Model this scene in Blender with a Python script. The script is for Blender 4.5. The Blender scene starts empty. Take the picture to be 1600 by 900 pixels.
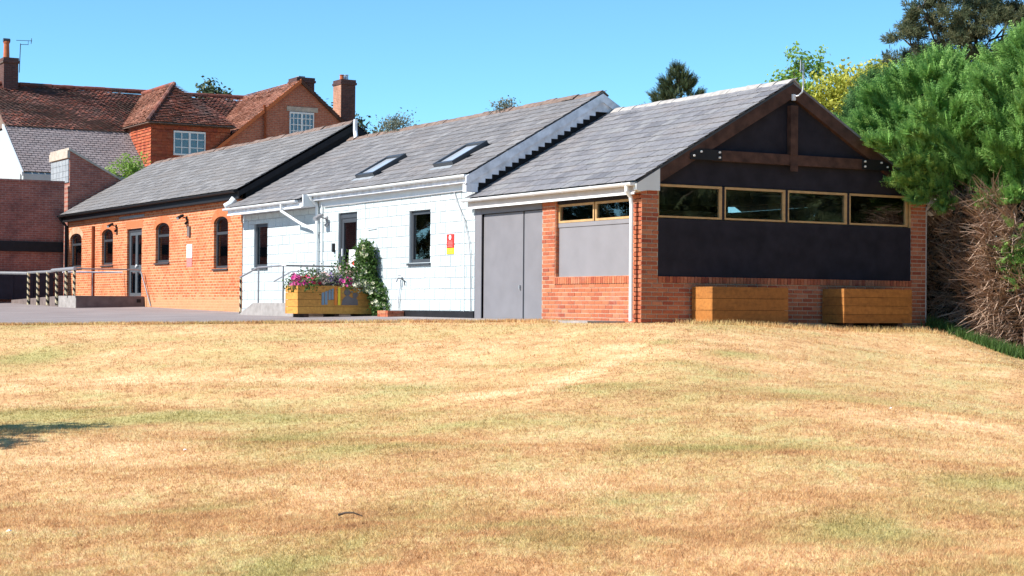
import bpy, math, random
import numpy as np
from mathutils import Vector, Matrix
random.seed(7); RNG = np.random.default_rng(11)
sc = bpy.context.scene
COL = sc.collection
R = math.radians

# ------------------------------------------------------------------ camera
F_PX, YAW, ROLL, VH = 2770.0, R(30.0), R(0.45), 481.0
PITCH = math.atan((VH - 450) / F_PX)
CAM = Vector((-16.84, -24.81, 0.23))
fw0 = Vector((math.sin(YAW), math.cos(YAW), 0)); rt0 = Vector((math.cos(YAW), -math.sin(YAW), 0))
fw = fw0 * math.cos(PITCH) + Vector((0, 0, math.sin(PITCH)))
up = Vector((0, 0, math.cos(PITCH))) - fw0 * math.sin(PITCH)
rr = rt0 * math.cos(ROLL) + up * math.sin(ROLL); uu = up * math.cos(ROLL) - rt0 * math.sin(ROLL)
cd = bpy.data.cameras.new('camera'); cam = bpy.data.objects.new('camera', cd); COL.objects.link(cam)
m = Matrix((rr, uu, -fw)).transposed().to_4x4(); m.translation = CAM
cam.matrix_world = m
cd.sensor_width = 36; cd.lens = 36 * F_PX / 1600; cd.clip_end = 2000; cd.clip_start = .1
sc.camera = cam

# ------------------------------------------------------------------ light
SUN_EL, SUN_PHI = R(40), R(10)
to_sun = Vector((-math.cos(SUN_PHI) * math.cos(SUN_EL), math.sin(SUN_PHI) * math.cos(SUN_EL), math.sin(SUN_EL)))
world = bpy.data.worlds.new('World'); sc.world = world; world.use_nodes = True
wn = world.node_tree; wn.nodes.clear()
sky = wn.nodes.new('ShaderNodeTexSky'); sky.sky_type = 'NISHITA'; sky.sun_disc = False
sky.sun_elevation = SUN_EL; sky.sun_rotation = math.atan2(to_sun.x, to_sun.y) % (2 * math.pi)
sky.air_density = 0.65; sky.dust_density = 0.0; sky.ozone_density = 3.0
bg = wn.nodes.new('ShaderNodeBackground'); bg.inputs[1].default_value = 0.13
wo = wn.nodes.new('ShaderNodeOutputWorld')
tint = wn.nodes.new('ShaderNodeMix'); tint.data_type = 'RGBA'; tint.blend_type = 'MULTIPLY'; tint.inputs[0].default_value = 1; tint.inputs[7].default_value = (.66, 1.0, 1.03, 1)
wn.links.new(sky.outputs[0], tint.inputs[6]); wn.links.new(tint.outputs[2], bg.inputs[0]); wn.links.new(bg.outputs[0], wo.inputs[0])
sl = bpy.data.lights.new('sun', 'SUN'); sl.energy = 5.0; sl.angle = R(.53); sl.color = (1, .955, .89)
so = bpy.data.objects.new('sun', sl); COL.objects.link(so)
so.rotation_euler = to_sun.to_track_quat('Z', 'Y').to_euler(); so.location = (-30, 10, 40)
sc.view_settings.view_transform = 'Standard'; sc.view_settings.look = 'None'
sc.view_settings.exposure = 0.78; sc.view_settings.gamma = 1

# ------------------------------------------------------------------ materials
class N:
    """small node-graph helper"""
    def __init__(s, name):
        s.m = bpy.data.materials.new(name); s.m.use_nodes = True
        s.t = s.m.node_tree; s.b = s.t.nodes['Principled BSDF']; s.out = s.t.nodes['Material Output']
    def n(s, typ, **kw):
        x = s.t.nodes.new('ShaderNode' + typ)
        for k, v in kw.items(): setattr(x, k, v)
        return x
    def l(s, a, b): s.t.links.new(a, b)
    def pos(s): return s.n('NewGeometry').outputs['Position']
    def scaled(s, v, sc_):
        mp = s.n('Mapping'); mp.inputs['Scale'].default_value = sc_; s.l(v, mp.inputs[0]); return mp.outputs[0]
    def noise(s, v, scale, detail=4, rough=.55, dist=0):
        x = s.n('TexNoise'); x.inputs['Scale'].default_value = scale; x.inputs['Detail'].default_value = detail
        x.inputs['Roughness'].default_value = rough; x.inputs['Distortion'].default_value = dist
        if v is not None: s.l(v, x.inputs['Vector'])
        return x.outputs['Fac']
    def ramp(s, f, stops):
        r = s.n('ValToRGB'); e = r.color_ramp.elements
        while len(e) < len(stops): e.new(.5)
        for i, (p, c) in enumerate(stops):
            e[i].position = p; e[i].color = (*c, 1) if not isinstance(c, (int, float)) else (c, c, c, 1)
        s.l(f, r.inputs[0]); return r.outputs[0]
    def mix(s, f, a, b, mode='MIX'):
        x = s.n('Mix', data_type='RGBA', blend_type=mode)
        for v, i in ((f, 0), (a, 6), (b, 7)):
            if hasattr(v, 'is_linked') or hasattr(v, 'links'): s.l(v, x.inputs[i])
            else: x.inputs[i].default_value = v if i == 0 else (*v, 1)
        return x.outputs[2]
    def math(s, op, a, b=None):
        x = s.n('Math', operation=op)
        for v, i in ((a, 0), (b, 1)):
            if v is None: continue
            if hasattr(v, 'links'): s.l(v, x.inputs[i])
            else: x.inputs[i].default_value = v
        return x.outputs[0]
    def rnd(s):
        a = s.n('ObjectInfo').outputs['Random']; b = s.n('Attribute', attribute_name='rnd').outputs['Fac']
        return s.math('FRACT', s.math('ADD', a, b))
    def bump(s, h, strength=.3, dist=.01):
        x = s.n('Bump'); x.inputs['Strength'].default_value = strength; x.inputs['Distance'].default_value = dist
        s.l(h, x.inputs['Height']); s.l(x.outputs[0], s.b.inputs['Normal'])
    def fin(s, col=None, rough=.8, spec=.3, metal=0):
        if col is not None:
            if hasattr(col, 'links'): s.l(col, s.b.inputs['Base Color'])
            else: s.b.inputs['Base Color'].default_value = (*col, 1)
        s.b.inputs['Roughness'].default_value = rough; s.b.inputs['Specular IOR Level'].default_value = spec
        s.b.inputs['Metallic'].default_value = metal
        return s.m

MAT = {}
def plain(name, col, rough=.6, spec=.3, var=.12, scale=6, metal=0, bump=0):
    g = N(name); p = g.pos(); f = g.noise(p, scale, 5)
    lo = tuple(c * (1 - var) for c in col); hi = tuple(min(1, c * (1 + var)) for c in col)
    c = g.ramp(f, [(.3, lo), (.7, hi)])
    if bump: g.bump(g.noise(p, scale * 12, 3), bump, .004)
    MAT[name] = g.fin(c, rough, spec, metal); return MAT[name]

def piece_mat(name, cols, dirt, rough=.85, noise_sc=(1.3, 22), dirt_lo=.52, dirt_hi=.72, bump=.25, spec=.25, stretch=(1, 1, 1)):
    """colour by the piece (object random / rnd attribute) + weathering noise"""
    g = N(name); p = g.pos(); r = g.rnd(); k = len(cols) - 1
    c = g.ramp(r, [(i / k if k else 0, cc) for i, cc in enumerate(cols)])
    d = g.noise(g.scaled(p, stretch), noise_sc[0], 6, .65); fine = g.noise(p, noise_sc[1], 4, .6)
    c = g.mix(g.ramp(d, [(dirt_lo, 0.), (dirt_hi, 1.)]), c, dirt)
    c = g.mix(.35, c, g.ramp(fine, [(.3, (.25, .25, .25)), (.7, (.8, .8, .8))]), 'OVERLAY')
    g.bump(fine, bump, .006)
    MAT[name] = g.fin(c, rough, spec); return MAT[name]

def brick_mat(name, c1, c2, mortar, axis='y', dirt=(.12, .07, .05), stain=0.5, eff=None, msize=.011):
    g = N(name); p = g.pos(); sx = g.n('SeparateXYZ'); g.l(p, sx.inputs[0])
    cb = g.n('CombineXYZ'); g.l(sx.outputs['Y' if axis == 'y' else 'X'], cb.inputs[0]); g.l(sx.outputs['Z'], cb.inputs[1])
    if axis == 'both':
        pass
    b = g.n('TexBrick'); g.l(cb.outputs[0], b.inputs['Vector'])
    b.inputs['Color1'].default_value = (*c1, 1); b.inputs['Color2'].default_value = (*c2, 1); b.inputs['Mortar'].default_value = (*mortar, 1)
    b.inputs['Scale'].default_value = 1; b.inputs['Brick Width'].default_value = .225; b.inputs['Row Height'].default_value = .075
    b.inputs['Mortar Size'].default_value = msize; b.inputs['Mortar Smooth'].default_value = .3; b.inputs['Bias'].default_value = 0
    big = g.noise(p, .9, 5, .65)
    c = g.mix(g.ramp(big, [(.48, 0.), (.72, stain)]), b.outputs['Color'], dirt)
    f2 = g.noise(p, 9, 4, .7)
    c = g.mix(.45, c, g.ramp(f2, [(.3, (.25,) * 3), (.7, (.78,) * 3)]), 'OVERLAY')
    if eff:  # pale salts near the ground, with their own ragged shape
        h = g.math('ADD', sx.outputs['Z'], g.math('MULTIPLY', g.noise(p, 2.2, 5, .7), -.9))
        c = g.mix(g.ramp(h, [(-.30, .7), (-.02, 0.)]), c, eff)
    inv = g.math('SUBTRACT', 1, b.outputs['Fac'])
    g.bump(g.math('ADD', inv, g.math('MULTIPLY', f2, .5)), .55, .008)
    MAT[name] = g.fin(c, .9, .2); return MAT[name]

slate_stretch = (1, .55, 1.6)
piece_mat('slate_grey', [(.163, .159, .169), (.202, .195, .202), (.130, .127, .137), (.227, .221, .221), (.176, .169, .178)], (.215, .195, .189), .62, (1.5, 16), .5, .75, .3, .35, slate_stretch)
piece_mat('slate_brown', [(.155, .148, .15), (.195, .187, .188), (.13, .125, .128), (.235, .226, .224), (.145, .138, .14), (.18, .17, .168)], (.20, .178, .168), .72, (1.4, 14), .48, .75, .35, .3, slate_stretch)
piece_mat('slate_old', [(.155, .148, .146), (.195, .187, .184), (.125, .119, .118), (.24, .231, .227), (.145, .138, .137)], (.18, .165, .155), .8, (1.1, 14), .45, .7, .4, .25, slate_stretch)
piece_mat('clay_tile', [(.195, .065, .049), (.260, .088, .058), (.111, .055, .049), (.338, .150, .111), (.143, .072, .062), (.234, .072, .047)], (.091, .065, .058), .9, (1.0, 9), .5, .68, .5, .2)
piece_mat('clay_tile_sunlit', [(.310, .132, .086), (.368, .167, .109), (.253, .103, .069), (.380, .196, .138)], (.172, .098, .075), .9, (1.0, 9), .55, .75, .4, .2)  # sunlight put into the colour: lighter tiles for the slopes facing the sun
piece_mat('tile_hung', [(.33, .075, .035), (.40, .10, .045), (.27, .06, .035), (.44, .14, .065)], (.17, .05, .035), .9, (1.2, 9), .55, .75, .4, .2)
piece_mat('brick_piece', [(.39, .115, .055), (.45, .155, .075), (.33, .09, .047), (.47, .185, .10), (.41, .125, .06), (.28, .07, .042)], (.42, .20, .14), .9, (1.8, 30), .58, .85, .5, .15)
piece_mat('block_white', [(.48, .535, .545), (.53, .585, .595), (.45, .505, .515), (.51, .565, .575)], (.39, .425, .425), .75, (1.6, 30), .5, .8, .35, .25, (1, 1.4, .5))
piece_mat('box_timber', [(.312, .120, .026), (.372, .150, .034), (.276, .106, .024), (.348, .138, .030)], (.192, .074, .018), .7, (2.5, 16), .5, .75, .2, .3, (1, 1, 6))
piece_mat('planter_timber', [(.53, .25, .05), (.60, .29, .06), (.48, .22, .045), (.56, .27, .055)], (.40, .16, .035), .65, (3, 18), .52, .75, .2, .3, (1, 1, 6))
brick_mat('brick_orange', (.41, .095, .034), (.62, .20, .08), (.56, .33, .20), 'y', (.40, .085, .028), .6, (.52, .27, .14), .012)
brick_mat('brick_dark', (.29, .095, .07), (.37, .13, .09), (.34, .21, .17), 'x', (.12, .055, .05), .8)
brick_mat('brick_house', (.33, .11, .07), (.39, .14, .085), (.36, .21, .15), 'x', (.22, .08, .055), .6)
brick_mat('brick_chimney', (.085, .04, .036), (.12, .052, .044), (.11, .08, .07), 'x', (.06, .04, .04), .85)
brick_mat('brick_chimney_sunlit', (.42, .19, .12), (.47, .22, .14), (.42, .30, .22), 'y', (.25, .13, .09), .6)  # lighter brick with sunlight in its colour, for one chimney face
plain('mortar', (.48, .36, .27), .95, .1, .15, 20, 0, .4)
plain('white_paint', (.66, .69, .70), .45, .4, .05, 3)
plain('white_render', (.39, .425, .44), .8, .2, .05, 3)
plain('white_plastic', (.72, .74, .75), .35, .45, .04, 4)
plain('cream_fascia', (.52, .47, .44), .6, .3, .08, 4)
plain('weathered_white', (.70, .72, .76), .75, .2, .25, 5, 0, .2)
plain('grey_paint', (.185, .178, .19), .55, .35, .08, 2.5)
plain('grey_panel', (.215, .207, .22), .55, .35, .06, 2.5)
plain('black_board', (.024, .022, .029), .8, .1, .25, 3, 0, .15)
plain('black_paint', (.010, .010, .012), .6, .3, .3, 5)
plain('dark_frame', (.045, .05, .058), .4, .45, .1, 4)
plain('rafter_wood', (.068, .034, .025), .75, .25, .45, 5, 0, .3)
plain('frame_wood', (.46, .29, .13), .5, .35, .18, 9)
plain('concrete', (.30, .275, .26), .9, .2, .2, 7, 0, .4)
plain('concrete_dark', (.16, .125, .115), .9, .2, .2, 5, 0, .3)
plain('stone', (.42, .36, .30), .9, .2, .2, 6, 0, .3)
plain('galvanised', (.42, .43, .45), .4, .5, .12, 14, .6)
plain('rail_metal', (.30, .29, .30), .45, .5, .15, 14, .5)
plain('bolt_metal', (.75, .74, .72), .4, .5, .1, 20)
plain('terracotta', (.42, .13, .06), .85, .2, .15, 8)
plain('lead', (.28, .30, .32), .6, .35, .2, 5)
plain('ridge_clay', (.19, .135, .11), .9, .2, .35, 8, 0, .4)
plain('ridge_mortar', (.36, .335, .31), .9, .2, .25, 9, 0, .5)
plain('rust_pipe', (.22, .055, .02), .8, .2, .25, 8)
plain('sign_white', (.8, .8, .8), .4, .4, .02)
plain('sign_red', (.62, .03, .02), .4, .4, .03)
plain('sign_pink', (.62, .22, .20), .4, .4, .05)
plain('sign_yellow', (.80, .62, .02), .4, .4, .03)
plain('paint_blue', (.17, .25, .33), .6, .3, .1)
plain('paint_orange', (.75, .20, .03), .6, .3, .06)
plain('paint_grey', (.14, .125, .13), .6, .3, .1)
plain('room_white', (.72, .71, .68), .9, .1, .04)
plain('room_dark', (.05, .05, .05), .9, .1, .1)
plain('bark', (.11, .085, .065), .95, .1, .35, 9, 0, .6)
plain('soil', (.05, .035, .025), .95, .1, .3, 20)
plain('cable_grey', (.35, .35, .36), .6, .3, .1)
plain('debris', (.30, .27, .2), .8, .2, .3, 20)

def glass_mat():
    g = N('glass'); g.t.nodes.remove(g.b)
    fr = g.n('Fresnel'); fr.inputs[0].default_value = 1.52
    f = g.math('MINIMUM', g.math('MULTIPLY', fr.outputs[0], 1.7), 1.0)
    tr = g.n('BsdfTransparent'); tr.inputs[0].default_value = (.74, .78, .76, 1)
    gl = g.n('BsdfGlossy'); gl.inputs['Roughness'].default_value = .015; gl.inputs['Color'].default_value = (.95, .97, 1, 1)
    mx = g.n('MixShader'); g.l(f, mx.inputs[0]); g.l(tr.outputs[0], mx.inputs[1]); g.l(gl.outputs[0], mx.inputs[2])
    g.l(mx.outputs[0], g.out.inputs[0]); MAT['glass'] = g.m
glass_mat()

def leaf_mat(name, cols, trans=.25, rough=.6):
    g = N(name); r = g.rnd(); p = g.pos(); k = len(cols) - 1
    v = g.math('FRACT', g.math('ADD', g.n('Attribute', attribute_name='rnd').outputs['Fac'], 0.0))
    n = g.noise(p, 1.1, 3)
    v = g.math('ADD', g.math('MULTIPLY', v, .65), g.math('MULTIPLY', n, .4))
    c = g.ramp(v, [(i / k, cc) for i, cc in enumerate(cols)])
    g.fin(c, rough, .25)
    t = g.n('BsdfTranslucent'); g.l(c, t.inputs[0])
    mx = g.n('MixShader'); mx.inputs[0].default_value = trans
    g.l(g.b.outputs[0], mx.inputs[1]); g.l(t.outputs[0], mx.inputs[2]); g.l(mx.outputs[0], g.out.inputs[0])
    MAT[name] = g.m
leaf_mat('leaf_cypress', [(.09, .20, .055), (.155, .32, .075), (.24, .44, .105), (.37, .55, .16)], .35)
leaf_mat('leaf_cypress_dark', [(.055, .13, .045), (.09, .19, .06), (.13, .25, .075), (.17, .30, .09)], .4)
leaf_mat('leaf_yellow', [(.28, .34, .05), (.44, .47, .08), (.56, .54, .10), (.64, .60, .15)], .45)
leaf_mat('leaf_pine', [(.05, .075, .04), (.085, .11, .055), (.13, .14, .07), (.18, .165, .085)], .3)
leaf_mat('leaf_dark', [(.03, .05, .025), (.05, .075, .03), (.075, .095, .04), (.10, .115, .055)], .2)
leaf_mat('leaf_mid', [(.04, .09, .02), (.07, .14, .03), (.11, .18, .04)], .3)
leaf_mat('leaf_bright', [(.18, .30, .05), (.26, .40, .08), (.34, .48, .12)], .45)
leaf_mat('leaf_grey', [(.10, .12, .09), (.16, .18, .13), (.22, .23, .18)], .2)
leaf_mat('twig_brown', [(.24, .145, .10), (.36, .235, .165), (.47, .33, .24), (.58, .44, .32)], 0, .9)
leaf_mat('petal_pink', [(.75, .04, .28), (.85, .10, .40), (.88, .22, .50)], .3)
leaf_mat('petal_red', [(.55, .02, .05), (.68, .03, .10), (.75, .06, .18)], .3)
leaf_mat('petal_pale', [(.75, .45, .45), (.82, .55, .50), (.80, .66, .58)], .3)
leaf_mat('petal_purple', [(.14, .07, .32), (.22, .10, .42), (.35, .2, .5)], .3)
leaf_mat('petal_cream', [(.72, .70, .42), (.80, .78, .55), (.82, .82, .66)], .3)

piece_mat('brick_arch', [(.44, .13, .05), (.50, .16, .07), (.40, .11, .045)], (.46, .17, .08), .9, (3, 30), .5, .8, .4, .15)
plain('frame_light', (.085, .098, .11), .4, .45, .1, 4)
piece_mat('slate_house', [(.24, .20, .20), (.28, .235, .23), (.21, .18, .18), (.26, .21, .205)], (.20, .16, .15), .8, (1.2, 10), .5, .75, .3, .25)
plain('gate_paint', (.016, .018, .03), .6, .3, .3, 4)
g = N('painted_sky_glass'); g.b.inputs['Base Color'].default_value = (.42, .46, .52, 1); g.b.inputs['Roughness'].default_value = .06; g.b.inputs['Specular IOR Level'].default_value = 1.0; MAT['painted_sky_glass'] = g.m  # pale base colour stands in for the sky reflected in the panes
leaf_mat('twig_shade', [(.035, .025, .02), (.06, .045, .03), (.09, .07, .05)], 0, .9)
piece_mat('brick_pale', [(.50, .30, .19), (.56, .35, .23), (.45, .24, .14)], (.42, .2, .11), .9, (3, 30), .5, .8, .4, .15)
def stripe_mat():
    g = N('hazard_stripe'); p = g.pos(); sx = g.n('SeparateXYZ'); g.l(p, sx.inputs[0])
    a = g.math('ADD', g.math('MULTIPLY', sx.outputs['Z'], 5.2), g.math('MULTIPLY', g.math('ADD', sx.outputs['X'], g.math('MULTIPLY', sx.outputs['Y'], -1)), 3.6))
    f = g.math('GREATER_THAN', g.math('FRACT', a), .52)
    MAT['hazard_stripe'] = g.fin(g.mix(f, (.55, .47, .30), (.02, .018, .016)), .55, .3)
stripe_mat()

def lawn_cols(g, p):
    """dry summer turf: straw with greener and paler patches; real colour of the sward"""
    ps = g.scaled(p, (1, 1, .2)); pt = g.n('Attribute', attribute_name='patch').outputs['Fac']
    wide = g.noise(g.scaled(p, (.35, .45, .1)), 1.0, 4, .6, .8); mid = g.noise(ps, 1.9, 5, .65, .4); fine = g.noise(ps, 13, 4, .65)
    m2 = g.math('ADD', mid, g.math('MULTIPLY', pt, -.12))
    straw = g.ramp(m2, [(.28, (.45, .25, .12)), (.48, (.60, .37, .185)), (.72, (.74, .525, .305))])
    straw = g.mix(.6, straw, g.ramp(fine, [(.25, (.2, .19, .17)), (.75, (.84, .84, .82))]), 'OVERLAY')
    green = g.ramp(fine, [(.3, (.27, .265, .085)), (.7, (.48, .44, .18))])
    k = g.math('ADD', g.math('MULTIPLY', wide, .75), g.math('MULTIPLY', g.math('SUBTRACT', mid, .5), .5))
    k = g.math('ADD', k, g.math('MULTIPLY', g.math('SUBTRACT', fine, .5), .35)); k = g.math('ADD', k, g.math('MULTIPLY', pt, .19))
    return g.mix(g.ramp(k, [(.31, 0.), (.62, .78)]), straw, green), fine, mid
g = N('turf'); c, fine, mid = lawn_cols(g, g.pos()); g.bump(fine, .7, .03); MAT['turf'] = g.fin(c, .95, .1)
g = N('grass_blade'); c, fine, mid = lawn_cols(g, g.pos())
rv = g.n('Attribute', attribute_name='rnd').outputs['Fac']
c = g.mix(.6, c, g.ramp(rv, [(0, (.22,) * 3), (.5, (.52, .51, .48)), (1, (.86, .84, .76))]), 'OVERLAY')
g.fin(c, .8, .2)
t = g.n('BsdfTranslucent'); g.l(c, t.inputs[0]); mx = g.n('MixShader'); mx.inputs[0].default_value = .3
g.l(g.b.outputs[0], mx.inputs[1]); g.l(t.outputs[0], mx.inputs[2]); g.l(mx.outputs[0], g.out.inputs[0]); MAT['grass_blade'] = g.m
g = N('tarmac'); p = g.pos(); a = g.noise(p, .5, 5, .6); b = g.noise(p, 60, 3, .7)
c = g.ramp(a, [(.3, (.22, .185, .18)), (.7, (.29, .25, .24))]); c = g.mix(.4, c, g.ramp(b, [(.3, (.3,) * 3), (.7, (.72,) * 3)]), 'OVERLAY')
g.bump(b, .4, .006); MAT['tarmac'] = g.fin(c, .9, .2)

# ------------------------------------------------------------------ mesh helpers
ORG = {}
class MB:
    def __init__(s): s.v, s.f, s.r = [], [], []
    def add(s, vs, fs, rnd=0.):
        o = len(s.v); s.v += [tuple(v) for v in vs]
        for f in fs: s.f.append(tuple(i + o for i in f)); s.r.append(rnd)
        return s
    def box(s, x0, x1, y0, y1, z0, z1, rnd=0.):
        return s.add([(x0, y0, z0), (x1, y0, z0), (x1, y1, z0), (x0, y1, z0), (x0, y0, z1), (x1, y0, z1), (x1, y1, z1), (x0, y1, z1)],
                     [(0, 3, 2, 1), (4, 5, 6, 7), (0, 1, 5, 4), (1, 2, 6, 5), (2, 3, 7, 6), (3, 0, 4, 7)], rnd)
    def prism(s, pts, axis, a0, a1, rnd=0.):
        """polygon pts (2-D) extruded along axis; x: (y,z)  y: (x,z)  z: (x,y)"""
        def mk(p, a): return (a, p[0], p[1]) if axis == 'x' else (p[0], a, p[1]) if axis == 'y' else (p[0], p[1], a)
        n = len(pts); vs = [mk(p, a0) for p in pts] + [mk(p, a1) for p in pts]
        fs = [tuple(range(n))[::-1], tuple(range(n, 2 * n))] + [(i, (i + 1) % n, n + (i + 1) % n, n + i) for i in range(n)]
        return s.add(vs, fs, rnd)
    def tube(s, path, r, n=8, r2=None, rnd=0.):
        path = [Vector(p) for p in path]; k = len(path); vs = []; fs = []
        for i, p in enumerate(path):
            d = (path[min(i + 1, k - 1)] - path[max(i - 1, 0)]).normalized()
            a = d.orthogonal().normalized() if i == 0 else (a - d * a.dot(d)).normalized()
            b = d.cross(a); q = r if r2 is None else r + (r2 - r) * i / (k - 1)
            for j in range(n):
                t = 2 * math.pi * j / n; vs.append(p + a * math.cos(t) * q + b * math.sin(t) * q)
        for i in range(k - 1):
            for j in range(n): fs.append((i * n + j, i * n + (j + 1) % n, (i + 1) * n + (j + 1) % n, (i + 1) * n + j))
        fs += [tuple(range(n))[::-1], tuple(range((k - 1) * n, k * n))]
        return s.add(vs, fs, rnd)
    def bar(s, p, q, w, h, rnd=0.):
        p, q = Vector(p), Vector(q); d = (q - p).normalized(); a = d.cross(Vector((0, 0, 1)))
        a = Vector((1, 0, 0)) if a.length < 1e-4 else a.normalized(); b = a.cross(d)
        vs = [o + a * i * w / 2 + b * j * h / 2 for o in (p, q) for i, j in ((-1, -1), (1, -1), (1, 1), (-1, 1))]
        return s.add(vs, [(0, 1, 2, 3), (7, 6, 5, 4), (0, 4, 5, 1), (1, 5, 6, 2), (2, 6, 7, 3), (3, 7, 4, 0)], rnd)
    def mesh(s, name, org):
        me = bpy.data.meshes.new(name)
        me.from_pydata([(v[0] - org[0], v[1] - org[1], v[2] - org[2]) for v in s.v], [], s.f)
        if any(s.r): me.attributes.new('rnd', 'FLOAT', 'FACE').data.foreach_set('value', s.r)
        return me
    def build(s, name, mat, parent=None, smooth=False, kind=None, org=None):
        o0 = org if org is not None else (ORG[parent.name] if parent else (0, 0, 0))
        me = s.mesh(name, o0)
        import bmesh
        bm = bmesh.new(); bm.from_mesh(me); bmesh.ops.recalc_face_normals(bm, faces=bm.faces); bm.to_mesh(me); bm.free()
        return link(name, me, mat, parent, o0, smooth, kind)
def link(name, me, mat, parent=None, org=(0, 0, 0), smooth=False, kind=None):
    o = bpy.data.objects.new(name, me); COL.objects.link(o)
    if mat and not me.materials: me.materials.append(MAT[mat])
    if smooth: me.polygons.foreach_set('use_smooth', [True] * len(me.polygons))
    ORG[o.name] = tuple(org); po = ORG[parent.name] if parent else (0, 0, 0)
    o.parent = parent; o.location = (org[0] - po[0], org[1] - po[1], org[2] - po[2])
    if kind: o['kind'] = kind
    return o
def thing(name, label, cat, loc, group=None):
    o = bpy.data.objects.new(name, None); COL.objects.link(o); o.location = loc; o.empty_display_size = .2
    ORG[o.name] = tuple(loc); return tag(o, label, cat, group)
def tag(o, label, cat, group=None):
    o['label'] = label; o['category'] = cat
    if group: o['group'] = group
    return o
def np_mesh(name, V, Fa, rnd=None):
    """fast mesh from arrays: V (n,3), Fa (m,k)"""
    me = bpy.data.meshes.new(name); n, k = Fa.shape
    me.vertices.add(len(V)); me.vertices.foreach_set('co', np.ascontiguousarray(V, np.float32).ravel())
    me.loops.add(n * k); me.loops.foreach_set('vertex_index', np.ascontiguousarray(Fa, np.int32).ravel())
    me.polygons.add(n); me.polygons.foreach_set('loop_start', np.arange(0, n * k, k, dtype=np.int32))
    if rnd is not None: me.attributes.new('rnd', 'FLOAT', 'FACE').data.foreach_set('value', np.ascontiguousarray(rnd, np.float32))
    me.update(calc_edges=True); me.validate(); return me
def piece(name, me, parent, loc, rot=(0, 0, 0), scale=(1, 1, 1)):
    o = bpy.data.objects.new(name, me); COL.objects.link(o); po = ORG[parent.name]
    o.parent = parent; o.location = (loc[0] - po[0], loc[1] - po[1], loc[2] - po[2]); o.rotation_euler = rot; o.scale = scale
    ORG[o.name] = tuple(loc); return o

def subtract(r, h):
    a0, a1, b0, b1 = r; c0, c1, d0, d1 = h
    if c0 >= a1 or c1 <= a0 or d0 >= b1 or d1 <= b0: return [r]
    out = []
    if b0 < d0: out.append((a0, a1, b0, d0))
    if d1 < b1: out.append((a0, a1, d1, b1))
    m0, m1 = max(b0, d0), min(b1, d1)
    if a0 < c0: out.append((a0, c0, m0, m1))
    if c1 < a1: out.append((c1, a1, m0, m1))
    return out
def cut(rects, holes):
    for h in holes: rects = [q for r in rects for q in subtract(r, h)]
    return [r for r in rects if r[1] - r[0] > .012 and r[3] - r[2] > .012]
def courses(a0, a1, b0, b1, L, H, holes=(), joint=.01, off=0, bo=0):
    """masonry units (rects in wall plane) laid in stretcher bond from height bo"""
    out = []; i = int(math.floor((b0 - bo) / H + 1e-6))
    while bo + i * H < b1 - 1e-6:
        z0, z1 = max(b0, bo + i * H), min(b1, bo + (i + 1) * H) - joint
        a = a0 - L + (L / 2 if i % 2 else 0) + off
        while a < a1:
            r = (max(a, a0), min(a + L - joint, a1), z0, z1)
            if r[1] - r[0] > .012 and z1 - z0 > .012: out += cut([r], [(h[0] - .004, h[1] + .004, h[2] - .004, h[3] + .004) for h in holes])
            a += L
        i += 1
    return out
def sidewall(mb, y0, y1, z0, z1, x0, x1, holes=()):
    for r in cut([(y0, y1, z0, z1)], holes): mb.box(x0, x1, r[0], r[1], r[2], r[3])
def frontwall(mb, a0, a1, z0, z1, y0, y1, holes=()):
    for r in cut([(a0, a1, z0, z1)], holes): mb.box(r[0], r[1], y0, y1, r[2], r[3])

# ------------------------------------------------------------------ terrain
def smooth(t): t = np.clip(t, 0, 1); return t * t * (3 - 2 * t)
def plane(x, y):
    return np.interp(y, [-5, 0, 18, 26, 34.5, 60], [0, 0, .05, .17, .32, .4]) - .025 * np.clip(-x, 0, 12)
EL = np.array([-40, -20, -9.8, -.67, 2.2, 7.9, 9.4, 12, 20, 40]); ES = np.array([38, 36, 34, 31, 29.4, 32.2, 33, 33.5, 34, 36])
_t = np.linspace(0, 60, 601); _s = np.interp(_t, [0, .6, 2, 6, 9, 14, 20, 30, 60], [.01, .03, .10, .105, .07, .045, .035, .01, 0])
_d = np.concatenate([[0], np.cumsum((_s[1:] + _s[:-1]) / 2 * .1)])
def ground_sl(s, l):
    x = CAM.x + s * fw0.x + l * rt0.x; y = CAM.y + s * fw0.y + l * rt0.y
    E = np.interp(l, EL, ES); t = E - s
    xe = CAM.x + E * fw0.x + l * rt0.x; ye = CAM.y + E * fw0.y + l * rt0.y
    right = -.40 * smooth((l - 7.35) / 1.7) - .5 * smooth((l - 9.4) / 6)
    base = np.where(t > 0, plane(xe, ye), plane(x, y)) + right
    rough = .035 * np.sin(x * .9 + 1.3 * np.sin(y * .5)) * np.sin(y * .8 + .6) + .02 * np.sin(x * 2.1 + y * 1.7)
    right = right - 0; tilt = -.14 * smooth((l - 3.0) / 3.5) * smooth((29.9 + (l - 2.2) * .58 - s) / 1.3) * smooth((12 - l) / 3)
    k = smooth(t / 5)
    return base + tilt - np.interp(np.clip(t, 0, 60), _t, _d) + rough * k - .012 * np.where(t < 0, 1, 0)
def ground(x, y):
    dx, dy = x - CAM.x, y - CAM.y
    return ground_sl(dx * fw0.x + dy * fw0.y, dx * rt0.x + dy * rt0.y)
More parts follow.
